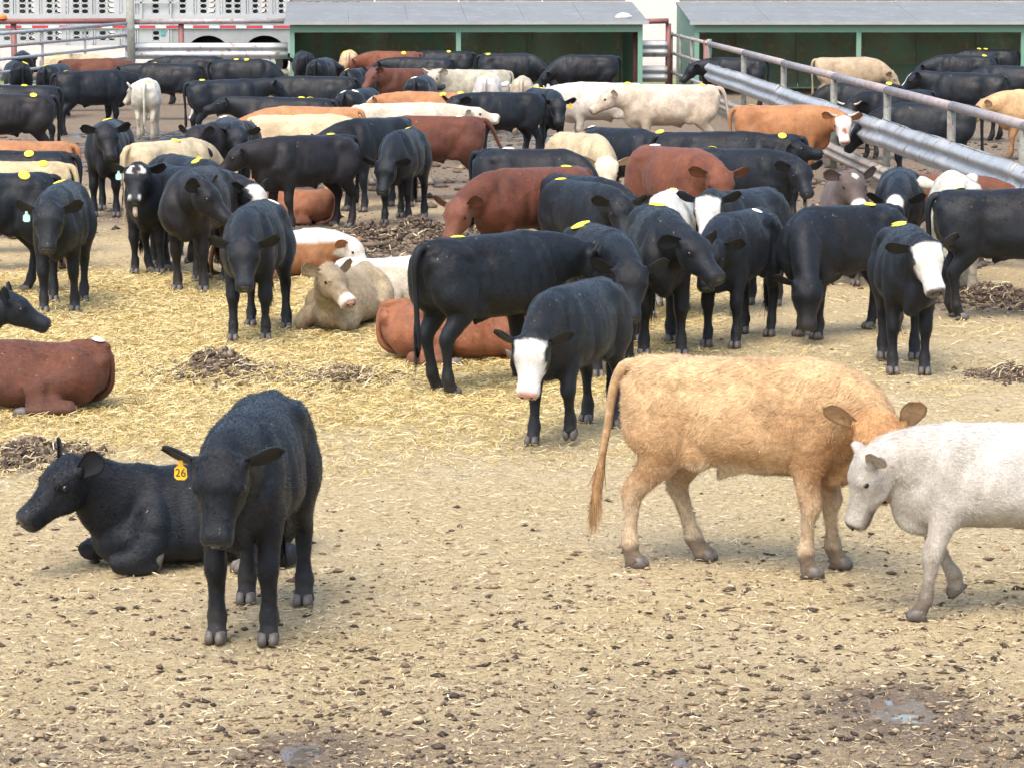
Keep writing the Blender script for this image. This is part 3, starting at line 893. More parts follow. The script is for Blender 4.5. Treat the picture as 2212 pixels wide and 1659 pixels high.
def cow(coat, lm, u, v, heading, s, HH=None, np_=15, hp=45, label='', **kw):
    """lm: which point of the animal is seen at column u, row v: m middle of the back, r rump, w withers, f the ground under it"""
    c = dict(coat=coat, heading=heading, s=s, np=np_, hp=hp, label=label, seed=len(HERD) + 1)
    HH = heading if HH is None else HH
    hy = wrap(HH - heading)
    c['hy'] = hy; c['ny'] = max(-75, min(75, hy * .55))
    rj = random.Random(c['seed'] * 77)
    c['fat'] = 1 + rj.uniform(-.08, .08); c['long'] = 1 + rj.uniform(-.05, .04); c['bend'] = rj.uniform(-14, 14)
    c.update(kw)
    if lm == 'f':
        x, y = at(u, v, 0.0)
    else:
        h = (.565 if c.get('lying') else 1.175) * s
        x, y = at(u, v, h)
        q = LM[lm] * c.get('long', 1.0) * s; a = math.radians(heading)
        x -= q * math.cos(a); y -= q * math.sin(a)
    c['loc'] = (x, y, 0)
    HERD.append(c)

def build_herd():
    raws = []
    for c in HERD:
        S, frame, feet = cow_shape(c)
        me = mesh_np('raw', S.arr(), S.F)
        o = bpy.data.objects.new('raw', me); COL.objects.link(o)
        d = c['loc'][1]
        vs = .0140 if d < 19 else .0195 if d < 26 else .025 if d < 34 else .030 if d < 45 else .033
        md = o.modifiers.new('r', 'REMESH'); md.mode = 'VOXEL'; md.voxel_size = vs / c['s']; md.use_smooth_shade = True
        sm_ = o.modifiers.new('s', 'SMOOTH'); sm_.factor = .5; sm_.iterations = 7 if d < 19 else 5 if d < 26 else 3 if d < 34 else 2
        raws.append((o, frame, feet))
    bpy.context.view_layer.update()
    dg = bpy.context.evaluated_depsgraph_get()
    for c, (o, frame, feet) in zip(HERD, raws):
        me = o.evaluated_get(dg).to_mesh()
        n = len(me.vertices); V = np.empty(n * 3, np.float32); me.vertices.foreach_get('co', V); V = V.reshape(-1, 3).astype(float)
        N = np.empty(n * 3, np.float32); me.vertices.foreach_get('normal', N); N = N.reshape(-1, 3)
        L = np.empty(len(me.loops), np.int32); me.loops.foreach_get('vertex_index', L)
        pt = np.empty(len(me.polygons), np.int32); me.polygons.foreach_get('loop_total', pt)
        o.to_mesh_clear() if False else None
        finish_cow(c, frame, feet, V, N, L, pt)
    for o, _, _ in raws:
        m_ = o.data; bpy.data.objects.remove(o); bpy.data.meshes.remove(m_)

def add_hair(c, V, N, L, pt, colr, root, nh, frame, lying, tailpts=None):
    """short hair lying back along the skin, one thin blade each"""
    r = np.random.default_rng(c['seed'] * 101)
    keep = (V[:, 2] > (.08 if lying else .14)) & (np.linalg.norm(V - (frame[0] + frame[1] * .42), axis=1) > .085)
    ids = np.flatnonzero(keep); p = r.random(len(ids))
    ids = ids[r.integers(0, len(ids), nh)]
    P0 = V[ids] + (r.random((nh, 3)) - .5) * .012; Nn = N[ids].astype(float)
    flow = np.tile(np.array([-1., 0, -.55]), (nh, 1))
    P, f, sd, up = frame
    hd = np.linalg.norm(P0 - P, axis=1) < .42
    inf = ((P0 - P) @ f > -.02) & hd
    flow[inf] = f * .7 + up * .1
    low = P0[:, 2] < (.1 if lying else .62); flow[low] = np.array([-.15, 0, -1.])
    cur = 1.0 if c.get('curly') else .28
    sw = np.column_stack([fbm(P0, 9, 1), fbm(P0, 9, 5), fbm(P0, 9, 8)]) * cur * 1.6
    T = flow + sw + r.normal(size=(nh, 3)) * .28
    T -= Nn * (T * Nn).sum(1)[:, None]; T /= np.linalg.norm(T, axis=1)[:, None] + 1e-6
    W = np.cross(Nn, T)
    Ln = (.012 + .014 * r.random(nh)) * (1.05 if c.get('curly') else .8 if c['coat'] in ('black',) else 1.0) * c.get('hair', 1.0)
    topl = np.where((P0[:, 2] > (.45 if lying else 1.05)), 1.25, 1.0); Ln = Ln * topl
    wd = (.0011 + .0011 * r.random(nh)) * (1 if c['loc'][1] < 28 else 1.9)
    lift = (.12 + .30 * r.random(nh)) * (1.4 if c.get('curly') else 1)
    A = P0 + W * wd[:, None] - Nn * .001; B = P0 - W * wd[:, None] - Nn * .001; C = P0 + (T + Nn * lift[:, None]) * Ln[:, None]
    if tailpts is not None:
        m = 420 if c['loc'][1] < 19 else 160
        q = tailpts[-9:-1][r.integers(0, 8, m)]
        A2 = q + (r.random((m, 3)) - .5) * .045; dn = np.array([-.12, 0, -1.]) + r.normal(size=(m, 3)) * .13
        Ln2 = .09 + .13 * r.random(m)
        A = np.vstack([A, A2 + np.array([0, .003, 0])]); B = np.vstack([B, A2 - np.array([0.003, .003, 0])]); C = np.vstack([C, A2 + dn * Ln2[:, None]])
        ids = np.concatenate([ids, np.full(m, np.argmax(V[:, 2]))]); nh += m
    VV = np.stack([A, B, C], 1).reshape(-1, 3)
    F = np.arange(nh * 3).reshape(-1, 3)
    me = mesh_np('hair', VV, F)
    q = colr[ids] * (.72 + .75 * r.random((nh, 1)))
    ca = me.color_attributes.new('tint', 'FLOAT_COLOR', 'POINT')
    ca.data.foreach_set('color', np.repeat(np.column_stack([q, np.ones(nh)]), 3, 0).astype(np.float32).ravel())
    me.materials.append(M_HAIR_D if c['coat'] in ('black', 'brownblack') else M_HAIR)
    o = link('hair', me, root); o['kind'] = 'stuff'

def finish_cow(c, frame, feet, V, N, L, pt):
    P, f, sd, up = frame; lying = c.get('lying', False); k = c.get('long', 1.0)
    d = c['loc'][1]; rnd = random.Random(c['seed'] * 11)
    n = len(V)
    # soft relief: ribs, muscles and skin folds on the body
    rel = .0035 * fbm(V, 9, c['seed']) + .005 * fbm(V, 3.5, c['seed'] + 3)
    rib = np.sin(V[:, 0] * 62 + V[:, 2] * 9) * sm(V[:, 0], -.28, -.15) * (1 - sm(V[:, 0], .16, .30)) * sm(V[:, 2] + (.6 if lying else 0), .70, .80) * (1 - sm(V[:, 2] + (.6 if lying else 0), 1.0, 1.08))
    zz = V[:, 2] + (.6 if lying else 0); ay = np.abs(V[:, 1])
    g = lambda cx, cz, rx, rz: np.exp(-((V[:, 0] - cx * k) / rx) ** 2 - ((zz - cz) / rz) ** 2) * sm(ay, .05, .11)
    bone = c.get('bone', 1.5 if lying else 1.25)
    mus = (-.020 * g(-.21, 1.03, .10, .065) + .009 * g(-.40, 1.09, .09, .06) - .016 * g(.255, .78, .045, .17) + .010 * g(.42, .92, .09, .20)
           - .017 * g(-.285, .80, .04, .13) + .010 * g(-.52, .84, .13, .16) + .014 * g(.62, .78, .06, .06) - .015 * g(.575, .99, .035, .11)
           - .010 * g(-.60, 1.06, .06, .06) + .009 * g(-.68, 1.02, .04, .04) + .010 * g(0, .72, .22, .08))
    Qh = np.linalg.norm(V - P, axis=1); mus *= sm(Qh, .35, .5) * bone
    cleft = -.018 * np.exp(-(V[:, 1] / .03) ** 2) * (1 - sm(V[:, 0], -.70 * k, -.60 * k)) * (1 - sm(zz, 1.0, 1.08)) * sm(zz, .5, .6)
    V = V + N * (rel + .0022 * rib + mus + cleft)[:, None]
    pieces = []; inner = [np.zeros(n)]
    for s in (1, -1):
        sgn = c.get('earup', (0, 0))[0 if s > 0 else 1]
        E, F, I = ear_mesh(frame, s, math.radians(c.get('droop', 6) + rnd.uniform(-8, 8)) - sgn, c.get('earback', .35) + rnd.uniform(-.1, .1), c.get('ear', 1.0))
        pieces.append((E, F)); inner.append(I.astype(float))
    # tail
    tl = c.get('tail', (0, 0)); sw = tl[0]; bk = tl[1]       # sideways and backward swing of the tip
    if not lying:
        tp = [(-.66 * k, 0, 1.115), (-.735 * k, sw * .05, 1.10), (-.775 * k - bk * .15, sw * .15, .98), (-.765 * k - bk * .45, sw * .4, .80), (-.755 * k - bk * .8, sw * .75, .60),
              (-.75 * k - bk, sw, .46), (-.75 * k - bk * 1.1, sw * 1.1, .36), (-.75 * k - bk * 1.15, sw * 1.12, .29)]
        tr = [.040, .036, .028, .023, .020, .026, .026, .008]
    else:
        sw2 = c.get('tailside', c.get('open', 1)) * .25
        if c.get('tuck'): sw2 = 0
        tp = [(-.66 * k, 0, .50), (-.70 * k, 0, .42), (-.715 * k, 0, .30), (-.70 * k, 0, .18), (-.62 * k, 0, .10), (-.5 * k, 0, .05)] if c.get('tuck') else [(-.66 * k, 0, .50), (-.74 * k, sw2 * .2, .42), (-.76 * k, sw2 * .5, .25), (-.73 * k, sw2 * .8, .10), (-.66 * k, sw2 * 1.2, .05), (-.55 * k, sw2 * 1.5, .035)]
        tr = [.04, .034, .026, .024, .03, .008]
    TV, TF = sweep(tp, tr, None, 8, (0, 1, 0), 3)
    pieces.append((TV, TF)); inner.append(np.zeros(len(TV)))
    if c.get('horns'):
        pass
    allV = [V]; base = n; extraL = []; extraT = []
    for E, F in pieces:
        allV.append(E)
        for q in F: extraL.extend(i + base for i in q); extraT.append(len(q))
        base += len(E)
    VV = np.vstack(allV); inner = np.concatenate(inner)
    LL = np.concatenate([L, np.array(extraL, np.int32)]); TT = np.concatenate([pt, np.array(extraT, np.int32)])
    me = bpy.data.meshes.new('body')
    me.vertices.add(len(VV)); me.vertices.foreach_set('co', VV.astype(np.float32).ravel())
    me.loops.add(len(LL)); me.loops.foreach_set('vertex_index', LL)
    me.polygons.add(len(TT)); me.polygons.foreach_set('loop_start', np.concatenate([[0], np.cumsum(TT)[:-1]]).astype(np.int32))
    me.polygons.foreach_set('use_smooth', np.ones(len(TT), bool))
    me.update(calc_edges=True)
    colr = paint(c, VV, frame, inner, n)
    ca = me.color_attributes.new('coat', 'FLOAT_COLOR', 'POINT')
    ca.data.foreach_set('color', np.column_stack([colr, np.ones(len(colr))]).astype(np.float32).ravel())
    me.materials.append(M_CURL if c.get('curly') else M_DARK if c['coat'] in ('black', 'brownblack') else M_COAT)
    root = empty('cow', c['loc'], math.radians(c['heading']), c['s'])
    tag(root, c['label'], 'cow', c.get('group', 'cattle of the feedlot herd'))
    link('body', me, root)
    R = Matrix(np.column_stack([f, sd, up]).tolist())
    He = lambda a, b, e: Vector(P + f * a + sd * b + up * e)
    er = R.to_euler()
    for s in (1, -1):
        link('eye', EYE_ME, root, None, He(.140, s * .1255, -.016), er)
        if d < 48: link('nostril', NOS_ME, root, None, He(.437, s * .036, -.058), er)
    if d < 48:
        S = Soup(); S.add(ell((0, 0, 0), (.017, .054, .034), None, 14, 10))
        nm = link('nose', mesh_np('nose', S.arr(), S.F, True), root, M_PINK if sum(c.get('nose', COAT[c['coat']][4])) > .35 else M_NOSE, He(.421, 0, -.054), er)
        for hx, hyv, hz, rz, dzf in feet:
            h = link('hoof', HOOF_ME, root, None, (hx + (.012 if not dzf else -.02), hyv, hz), (0, .7 if dzf else 0, rz))
            if lying and abs(rz) > 1: h.rotation_euler = (0, 1.2, 0); h.location.z += .02
    if d < 40:
        nh = int((34000 if d < 19 else 14000 if d < 28 else 4000) * (1.2 if c.get('curly') else 1))
        add_hair(c, V, N, L, pt, colr[:n], root, nh, frame, lying, None if lying else TV[:-2].reshape(-1, 8, 3).mean(1))
    if c.get('horns'):
        for s in (1, -1):
            a = P + sd * s * .07 + up * .02 - f * .01
            p = [a, a + sd * s * .07 + up * .02, a + sd * s * .13 + up * .06 - f * .01, a + sd * s * .16 + up * .10 - f * .01]
            HV, HF = sweep(np.array(p) , [.022, .019, .012, .004], None, 8)
            link('horn', mesh_np('horn', HV, HF, True), root, M_HORN)
    if c.get('tongue'):
        TVv, TFf = sweep([np.array(He(.42, 0, -.12)), np.array(He(.47, 0, -.165)), np.array(He(.475, 0, -.215))], [.012, .012, .010], [.024, .026, .020], 8)
        link('tongue', mesh_np('tongue', TVv, TFf, True), root, M_TONGUE)
    for et in c.get('eartag', []):
        kind, s = et[:2]
        e0 = P + sd * (s * .21) - up * (.03) - f * .02
        M = Matrix(np.column_stack([-sd * 1.0, -f, up]).tolist())
        hx = math.radians(c['heading'])
        o = link('ear_tag', EARTAG[kind], root, None, Vector(e0) + Vector(f) * .02, (0, 0, math.radians(c['hy']) + math.pi / 2))
        o.scale = (1.12,) * 3
        if len(et) > 2:
            cu = bpy.data.curves.new('tag_number', 'FONT'); cu.body = et[2]; cu.size = .05; cu.align_x = 'CENTER'
            ft = bpy.data.objects.new('tmp', cu); COL.objects.link(ft)
            bpy.context.view_layer.update()
            tm = bpy.data.meshes.new_from_object(ft.evaluated_get(bpy.context.evaluated_depsgraph_get()))
            bpy.data.objects.remove(ft)
            tm.name = 'tag_number'
            link('tag_number', tm, o, M_INK, (0, et[3] * .003, -.072), (math.pi / 2, 0, 0 if et[3] < 0 else math.pi))
    # stickers on the back, laid on the skin
    for st in c.get('tags', []):
        kind, tx, ty = st[:3]
        msk = (V[:, 2] > (.25 if lying else .8))
        dd = (V[:, 0] - tx * k) ** 2 + (V[:, 1] - ty) ** 2 - .02 * V[:, 2]
        dd[~msk] = 9
        i = int(np.argmin(dd)); nn = Vector(N[i].tolist())
        o = link('back_tag', DISC[kind], root, None, Vector(V[i].tolist()) + nn * .006)
        o.rotation_euler = (nn.to_track_quat('Z', 'Y')).to_euler()
        if len(st) > 3: o.scale = (st[3],) * 3
    return root
# ================================================================ fences, shelters, trailer
M_GALV = worn('galvanised_steel', (.44, .46, .48), (.30, .31, .33), .5, .25, 2.2, (.35, .7), (.20, .13, .09), .1)
M_GALVL = worn('rusty_kerb_rail', (.46, .42, .36), (.30, .22, .16), .5, .3, 2.5, (.35, .65), (.15, .075, .05), .15)
M_PIPE = worn('weathered_pipe', (.42, .38, .38), (.30, .24, .23), .55, .3, 5, (.35, .65), (.17, .09, .07), .2)
M_REDPIPE = worn('red_oxide_pipe', (.26, .10, .09), (.20, .09, .08), .6, .1, 4, (.35, .7), (.12, .05, .04), .15)
M_POST = worn('weathered_green_post', (.26, .30, .26), (.17, .13, .11), .65, .1, 7, (.38, .60), (.14, .075, .055), .25)
M_GREYPOST = worn('lichen_grey_post', (.36, .37, .32), (.22, .22, .19), .8, 0, 9, (.35, .65), None, .4)
M_GREEN = worn('green_paint', (.12, .31, .22), (.19, .28, .225), .5, 0, 3.5, (.35, .7), (.24, .24, .20), .1)
M_GREENW = worn('faded_green_board', (.19, .42, .30), (.28, .27, .20), .8, 0, 1.7, (.36, .58), (.44, .41, .32), .2)
M_ROOF = worn('weathered_roof_sheet', (.20, .205, .195), (.155, .155, .148), .6, .05, 1.2, (.35, .7), (.25, .25, .255), .06)
M_ROOFEDGE = worn('roof_edge_trim', (.40, .42, .43), (.30, .31, .32), .4, .3, 3)
M_ALU = worn('trailer_aluminium', (.52, .54, .56), (.42, .43, .45), .42, .45, .8, (.35, .7), None, .04)
M_ALUD = worn('dull_aluminium', (.38, .39, .41), (.28, .29, .30), .5, .4, 2)
M_RED = new_mat('red_reflector', .35, 0, (.50, .03, .05))[0]
M_WHT = new_mat('white_reflector', .35, 0, (.70, .72, .74))[0]
M_RUBBER = new_mat('tyre_rubber', .8, 0, (.015, .015, .016))[0]
M_DARKIN = new_mat('trailer_inside', .8, 0, (.05, .05, .055))[0]
M_RIM = new_mat('polished_rim', .3, .7, (.62, .63, .65))[0]
M_PLASTIC = new_mat('white_plastic', .5, 0, (.72, .72, .70))[0]
M_ORANGE = new_mat('orange_plastic', .45, 0, (.75, .20, .04))[0]
M_LIME = new_mat('lime_plastic', .45, 0, (.30, .55, .10))[0]
M_TEAL = new_mat('teal_plate', .5, 0, (.08, .30, .30))[0]

WPROF = [(.0, .0), (.004, .020), (.038, .050), (.070, .085), (.080, .115), (.070, .145), (.036, .180), (.012, .210), (.036, .240), (.070, .275), (.080, .305), (.070, .335), (.038, .370), (.004, .400), (.0, .42)]
def wbeam(name, parent, a, b, z0, mat, off=.0, sag=0.0, seed=0, depth=1.0, hscale=1.0, jag=0.0):
    """corrugated guard rail sheet between ground points a and b, corrugations towards the side 'off'"""
    r = random.Random(seed); A, B = Vector((a[0], a[1], 0)), Vector((b[0], b[1], 0))
    d = (B - A); L = d.length; d.normalize(); nrm = Vector((d.y, -d.x, 0))
    n = 9; V = []; F = []; m = len(WPROF); t0, t1 = r.uniform(-.012, .012), r.uniform(-.012, .012)
    for side in (0, 1):
        for i in range(n):
            t = i / (n - 1); c = A + d * (L * t)
            w = r.uniform(-.003, .003)
            for j, (o, z) in enumerate(WPROF):
                jj = jag * r.uniform(-1, 1) if j in (0, m - 1) else 0
                p = c + nrm * (off + o * depth - side * .006 + w) + Vector((0, 0, z0 + z * hscale + t0 * (1 - t) + t1 * t - sag * 4 * t * (1 - t) + jj))
                V.append(p)
    N = n * m
    for i in range(n - 1):
        for j in range(m - 1):
            q = i * m + j
            F += [(q, q + 1, q + m + 1, q + m), (N + q + m, N + q + m + 1, N + q + 1, N + q)]
        for j in (0, m - 1):
            q = i * m + j; F.append((q, q + m, N + q + m, N + q))
    for i in (0, n - 1):
        for j in range(m - 1):
            q = i * m + j; F.append((q, q + 1, N + q + 1, N + q))
    return link(name, mesh_np(name, [tuple(v) for v in V], F, True), parent, mat)

# ---- guard rail fence between the two pens
def fence_xy(y): return 6.983 - .0351 * y
zs = [72.8, 69.6, 62.4, 55.9, 49.2, 43.8, 38.6, 34.0, 29.6]
fr = empty('guard_rail_fence', (fence_xy(69.6), 69.6, 0)); tag(fr, 'guard rail fence with a pipe top rail dividing the two pens', 'fence')
inv = lambda o: (setattr(o, 'matrix_parent_inverse', Matrix.Translation(o.parent.location).inverted()), o)[1]
for i, y in enumerate(zs):
    if i == 0: continue
    mb = MB(); top = 1.60 if i == 1 else 1.44
    lean = random.uniform(-.02, .02)
    mb.tube((fence_xy(y), y, -.1), (fence_xy(y) + lean, y + lean, top), .058, 10)
    inv(mb.build('post', M_POST, fr, True))
mb = MB()
for i in range(1, len(zs) - 1):
    a, b_ = zs[i], zs[i + 1]
    mb.tube((fence_xy(a), a, 1.50 + random.uniform(-.01, .01)), (fence_xy(b_), b_, 1.50), .062, 12)
inv(mb.build('top_rail', M_PIPE, fr, True))
for i in range(1, len(zs) - 1):
    a, b_ = zs[i], zs[i + 1]
    wa, wb_ = (fence_xy(a), a), (fence_xy(b_), b_)
    inv(wbeam('guard_rail', fr, wa, wb_, .66, M_GALV, .07, .015, i, 1.0, 1.0, .012))
    inv(wbeam('kerb_rail', fr, wa, wb_, .16, M_GALVL, .07, .01, 50 + i, .8, .62, .012))
# the pipe gate that closes the gap to the far shelter
gt = empty('pipe_gate', (4.17, 80.0, 0)); tag(gt, 'three bar pipe gate at the corner of the far shelter', 'gate')
ga, gb = (at(1443, 72, 1.5)[0], 79.0), (fence_xy(70.3), 70.3)
for j, (za, zb) in enumerate(((1.50, 1.50), (1.02, 1.02), (.52, .52))):
    mb = MB(); mb.tube((ga[0], ga[1], za), (gb[0], gb[1], zb), .042, 8); inv(mb.build('rail', M_PIPE, gt, True))
for t, r_ in ((0, .06), (.3, .04), (.62, .045), (.99, .06)):
    x, y = ga[0] + (gb[0] - ga[0]) * t, ga[1] + (gb[1] - ga[1]) * t
    mb = MB(); mb.tube((x, y, .0 if t in (0, .99) else .35), (x, y, 1.56), r_, 8); inv(mb.build('upright', M_REDPIPE if t > .9 else M_POST, gt, True))

# ---- the two livestock shelters
def shelter(name_label, x0, x1, y0, ang, posts, lump=False):
    root = empty('livestock_shelter', (x0, y0, 0), ang); tag(root, name_label, 'shelter', 'green livestock shelters')
    L = x1 - x0; D = 5.0; H = 1.80; R_ = 2.26
    def B(name, mat, *args, **k):
        mb = MB(); mb.box(*args, **k); return mb.build(name, mat, root)
    # roof panels, front slope
    nrp = 6
    for i in range(nrp):
        a, b_ = L * i / nrp, L * (i + 1) / nrp
        mb = MB(); z = .0015 * (i % 2)
        mb.prism([(-.30, H + .02 + z), (D * .78, R_ + z), (D * .78, R_ + .05 + z), (-.30, H + .07 + z)], a - (.12 if i == 0 else 0), b_ + (.12 if i == nrp - 1 else -.006), 'x')
        mb.build('roof_panel', M_ROOF, root)
    mb = MB(); mb.prism([(-.325, H - .005), (-.303, H - .005), (-.303, H + .075), (-.325, H + .075)], -.14, L + .14, 'x'); mb.build('roof_edge', M_ROOFEDGE, root)
    for i in range(4):
        a, b_ = L * i / 4, L * (i + 1) / 4 - .05
        mb = MB(); mb.prism([(D * .785, R_ + .06), (D + .1, R_ + .16), (D + .1, R_ + .22), (D * .785, R_ + .13)], a, b_, 'x'); mb.build('ridge_sheet', M_ROOF, root)
    # header beam under the eave, in two lengths
    for a, b_ in ((0, posts[1]), (posts[1] + .004, L)):
        B('header_beam', M_GREEN, ((a + b_) / 2, -.06, H - .10), (b_ - a, .10, .20))
    for p in posts:
        B('post', M_GREEN, (p + (.06 if p == 0 else -.06 if p >= L - .01 else 0), -.06, (H - .20) / 2), (.12, .10, H - .202))
    # back wall: boards between studs
    n = 14
    for i in range(n):
        a, b_ = L * i / n, L * (i + 1) / n
        B('wall_board', M_GREENW, ((a + b_) / 2, 4.78 + .034 * (i % 2), 1.05), (b_ - a + (.02 if i % 2 else -.004), .03, 1.85 + .0))
    for i in range(0, n + 1, 2):
        B('stud', M_GREENW, (min(max(L * i / n, .05), L - .05), 4.71, 1.05), (.07, .08, 1.85))
    for i in range(n // 2):
        a, b_ = 2 * L * i / n, 2 * L * (i + 1) / n
        B('girt', M_GREEN, ((a + b_) / 2, 4.64, .62), (b_ - a - .02, .06, .07))
        B('kick_board', M_GREENW, ((a + b_) / 2, 4.62, .25), (b_ - a - .02, .05, .42))
    # side walls
    for x in (.0, L):
        sgn = 1 if x == 0 else -1
        for j in range(5):
            y0_, y1_ = D * j / 5, D * (j + 1) / 5 - .015
            h0, h1 = [H - .02 + (R_ - H) * min((q + .3) / (D * .78 + .3), 1) - .03 for q in (y0_, y1_)]
            mb = MB(); V = [(x + sgn * o, yy, zz) for o in (0, .035) for yy, zz in ((y0_, .05), (y1_, .05), (y1_, h1), (y0_, h0))]
            mb.add(V, [(0, 1, 2, 3), (7, 6, 5, 4), (0, 4, 5, 1), (1, 5, 6, 2), (2, 6, 7, 3), (3, 7, 4, 0)])
            mb.build('side_board', M_GREEN, root)
        B('skid', M_POST, (x + sgn * .1, D / 2, .03), (.14, D + .4, .12))
    return root
z0 = 76.5
X = lambda u, z: (u - 1106) * z / 6500.0
shelter('green shelter with a grey roof in the middle, open side to the cattle', X(629, z0), X(1389, z0), z0, math.radians(3.5), (0, 4.26, X(1389, z0) - X(629, z0)))
shelter('green shelter with a grey roof at the right beyond the fence', X(1497, z0), X(2240, z0) + 2.6, z0, math.radians(2.0), (0, X(1851, z0) - X(1497, z0), X(2207, z0) - X(1497, z0), X(2240, z0) + 2.6 - X(1497, z0)))
# white lump lying on the roof
S = Soup(); S.add(ell((0, 0, .0), (.19, .14, .09), None, 14, 9)); S.add(ell((.10, .03, -.01), (.12, .10, .06), None, 12, 8)); S.add(ell((-.11, .0, -.02), (.11, .12, .06), None, 12, 8))
o = link('feed_sack', mesh_np('feed_sack', S.arr(), S.F, True), None, M_PLASTIC, (X(1345, 77.4), 77.4, 1.99)); tag(o, 'small white bundle lying on the roof of the middle shelter', 'sack')
# lime coloured tub lying in the far pen
S = Soup(); S.add(rings(np.array([(0, 0, 0.), (0, 0, .10), (0, 0, .19), (0, 0, .2)]), np.tile([1., 0, 0], (4, 1)), np.tile([0, 1., 0], (4, 1)), np.array([.26, .24, .16, .05]), np.array([.2, .18, .12, .04]), 16))
tx, ty = at(2030, 212, .5)
root = empty('lick_tub', (tx, ty, .42)); tag(root, 'lime green tub standing in the far pen below the blazed steer', 'tub')
S2 = Soup(); S2.add(rings(np.array([(0, 0, -.40), (0, 0, -.2), (0, 0, -.02)]), np.tile([1., 0, 0], (3, 1)), np.tile([0, 1., 0], (3, 1)), np.array([.22, .25, .27]), np.array([.2, .22, .24]), 16))
link('tub', mesh_np('tub', S2.arr(), S2.F, True), root, M_RUBBER); link('lid', mesh_np('lid', S.arr(), S.F, True), root, M_LIME)

# ---- perimeter fence behind the cattle
YF = 78.0
pf = empty('perimeter_fence', (X(288, YF), YF, 0)); tag(pf, 'perimeter fence with reddish pipe rails and posts in front of the trailer', 'fence')
def PX(u): return X(u, YF)
for a, b_, m in ((-90, 288, M_REDPIPE), (290, 640, M_PIPE), (1370, 1442, M_REDPIPE)):
    mb = MB(); mb.tube((PX(a), YF, 1.84), (PX(b_), YF, 1.86), .07, 12); inv(mb.build('top_rail', m, pf, True))
for u in (35, 395, 1442, 1372):
    mb = MB(); mb.tube((PX(u), YF + .11, -.1), (PX(u), YF + .11, 1.79), .075, 10); inv(mb.build('post', M_REDPIPE, pf, True))
mb = MB(); mb.tube((PX(288), YF - .12, -.1), (PX(289), YF - .12, 3.6), .125, 14, .10); inv(mb.build('timber_post', M_GREYPOST, pf, True))
inv(wbeam('guard_rail', pf, (PX(296), YF), (PX(625), YF), .88, M_GALV, .04, 0, 5))
inv(wbeam('guard_rail', pf, (PX(1375), YF), (PX(1440), YF), .93, M_GALV, .04, 0, 6))
inv(wbeam('guard_rail', pf, (PX(1375), YF), (PX(1440), YF), .30, M_GALV, .04, 0, 7))
inv(wbeam('guard_rail', pf, (PX(296), YF), (PX(625), YF), .20, M_GALVL, .04, 0, 8))
# ---- tube gate running forward from the timber post
tg = empty('tube_gate', (PX(280), YF - .3, 0)); tag(tg, 'long grey tube gate swung open at the left in front of the trailer', 'gate')
a_, b_ = (PX(282), YF - .35), (X(-60, 64.0), 64.0)
rz = [(1.80, 1.80), (1.50, 1.52), (1.22, 1.24), (.92, .96), (.60, .66), (.30, .34)]
for k_, (za, zb) in enumerate(rz):
    mb = MB(); mb.tube((a_[0], a_[1], za), (b_[0], b_[1], zb), .042 if k_ in (0, 5) else .034, 8); inv(mb.build('rail', M_PIPE if k_ == 1 else M_GALV, tg, True))
for t in (0, .30, .58, .84, 1):
    x, y = a_[0] + (b_[0] - a_[0]) * t, a_[1] + (b_[1] - a_[1]) * t
    mb = MB(); mb.box((x, y - .05, 1.05), (.06, .03, 1.54)); inv(mb.build('brace', M_GALV, tg))

# ---- aluminium cattle trailer with punched oval holes
YT = 86.0
TX = lambda u: X(u, YT)
trl = empty('cattle_trailer', (TX(300), YT, 0)); tag(trl, 'long silver cattle trailer with rows of oval air holes behind the fence', 'trailer')
W = 2.5
def punched(name, x0, x1, zlo, zhi, holes, y, mat, parent, rw=.092, rh=.058):
    """sheet with real oval holes: each hole sits in a rectangular cell"""
    V = []; F = []
    def quad(a, b, c, d):
        if b - a < 1e-4 or d - c < 1e-4: return
        n = len(V); V.extend([(a, y, c), (b, y, c), (b, y, d), (a, y, d)]); F.append((n, n + 1, n + 2, n + 3))
    xs = sorted({h[0] for h in holes}); zs_ = sorted({h[1] for h in holes})
    cw, ch = rw + .012, rh + .012
    cur = x0
    for hx in xs:
        quad(cur, hx - cw, zlo, zhi)
        cz = zlo
        for hz in sorted(h[1] for h in holes if h[0] == hx):
            quad(hx - cw, hx + cw, cz, hz - ch)
            n = len(V); K = 16
            sq = []
            for i in range(K):
                t = TAU * (i + .5) / K; c, s = math.cos(t), math.sin(t)
                k = 1 / max(abs(c), abs(s)); sq.append((hx + cw * max(-1, min(1, c * k)), hz + ch * max(-1, min(1, s * k))))
            hl = [(hx + math.copysign(abs(math.cos(TAU * (i + .5) / K)) ** .7, math.cos(TAU * (i + .5) / K)) * rw, hz + math.sin(TAU * (i + .5) / K) * rh) for i in range(K)]
            V.extend([(a, y, b) for a, b in sq]); V.extend([(a, y, b) for a, b in hl]); V.extend([(a, y + .03, b) for a, b in hl])
            for i in range(K):
                j = (i + 1) % K
                F.append((n + i, n + j, n + K + j, n + K + i)); F.append((n + K + i, n + K + j, n + 2 * K + j, n + 2 * K + i))
            # square corners of the cell
            cz = hz + ch
        quad(hx - cw, hx + cw, cz, zhi)
        cur = hx + cw
    quad(cur, x1, zlo, zhi)
    me = bpy.data.meshes.new(name); me.from_pydata(V, [], F); me.update()
    return inv(link(name, me, parent, mat))
panel_u = []
u = -120
cols_u = [(-60, 2), (22, 1), (66, 2), (123, 2), (181, 2), (237, 2), (342, 1), (400, 1), (454, 2), (508, 2), (566, 2), (622, 2), (680, 2), (738, 2)]
edges = [-95, -10, 38, 94, 151, 208, 266, 300, 372, 425, 481, 537, 594, 650, 708, 770]
rows = [1.98 + .152 * i for i in range(13)]
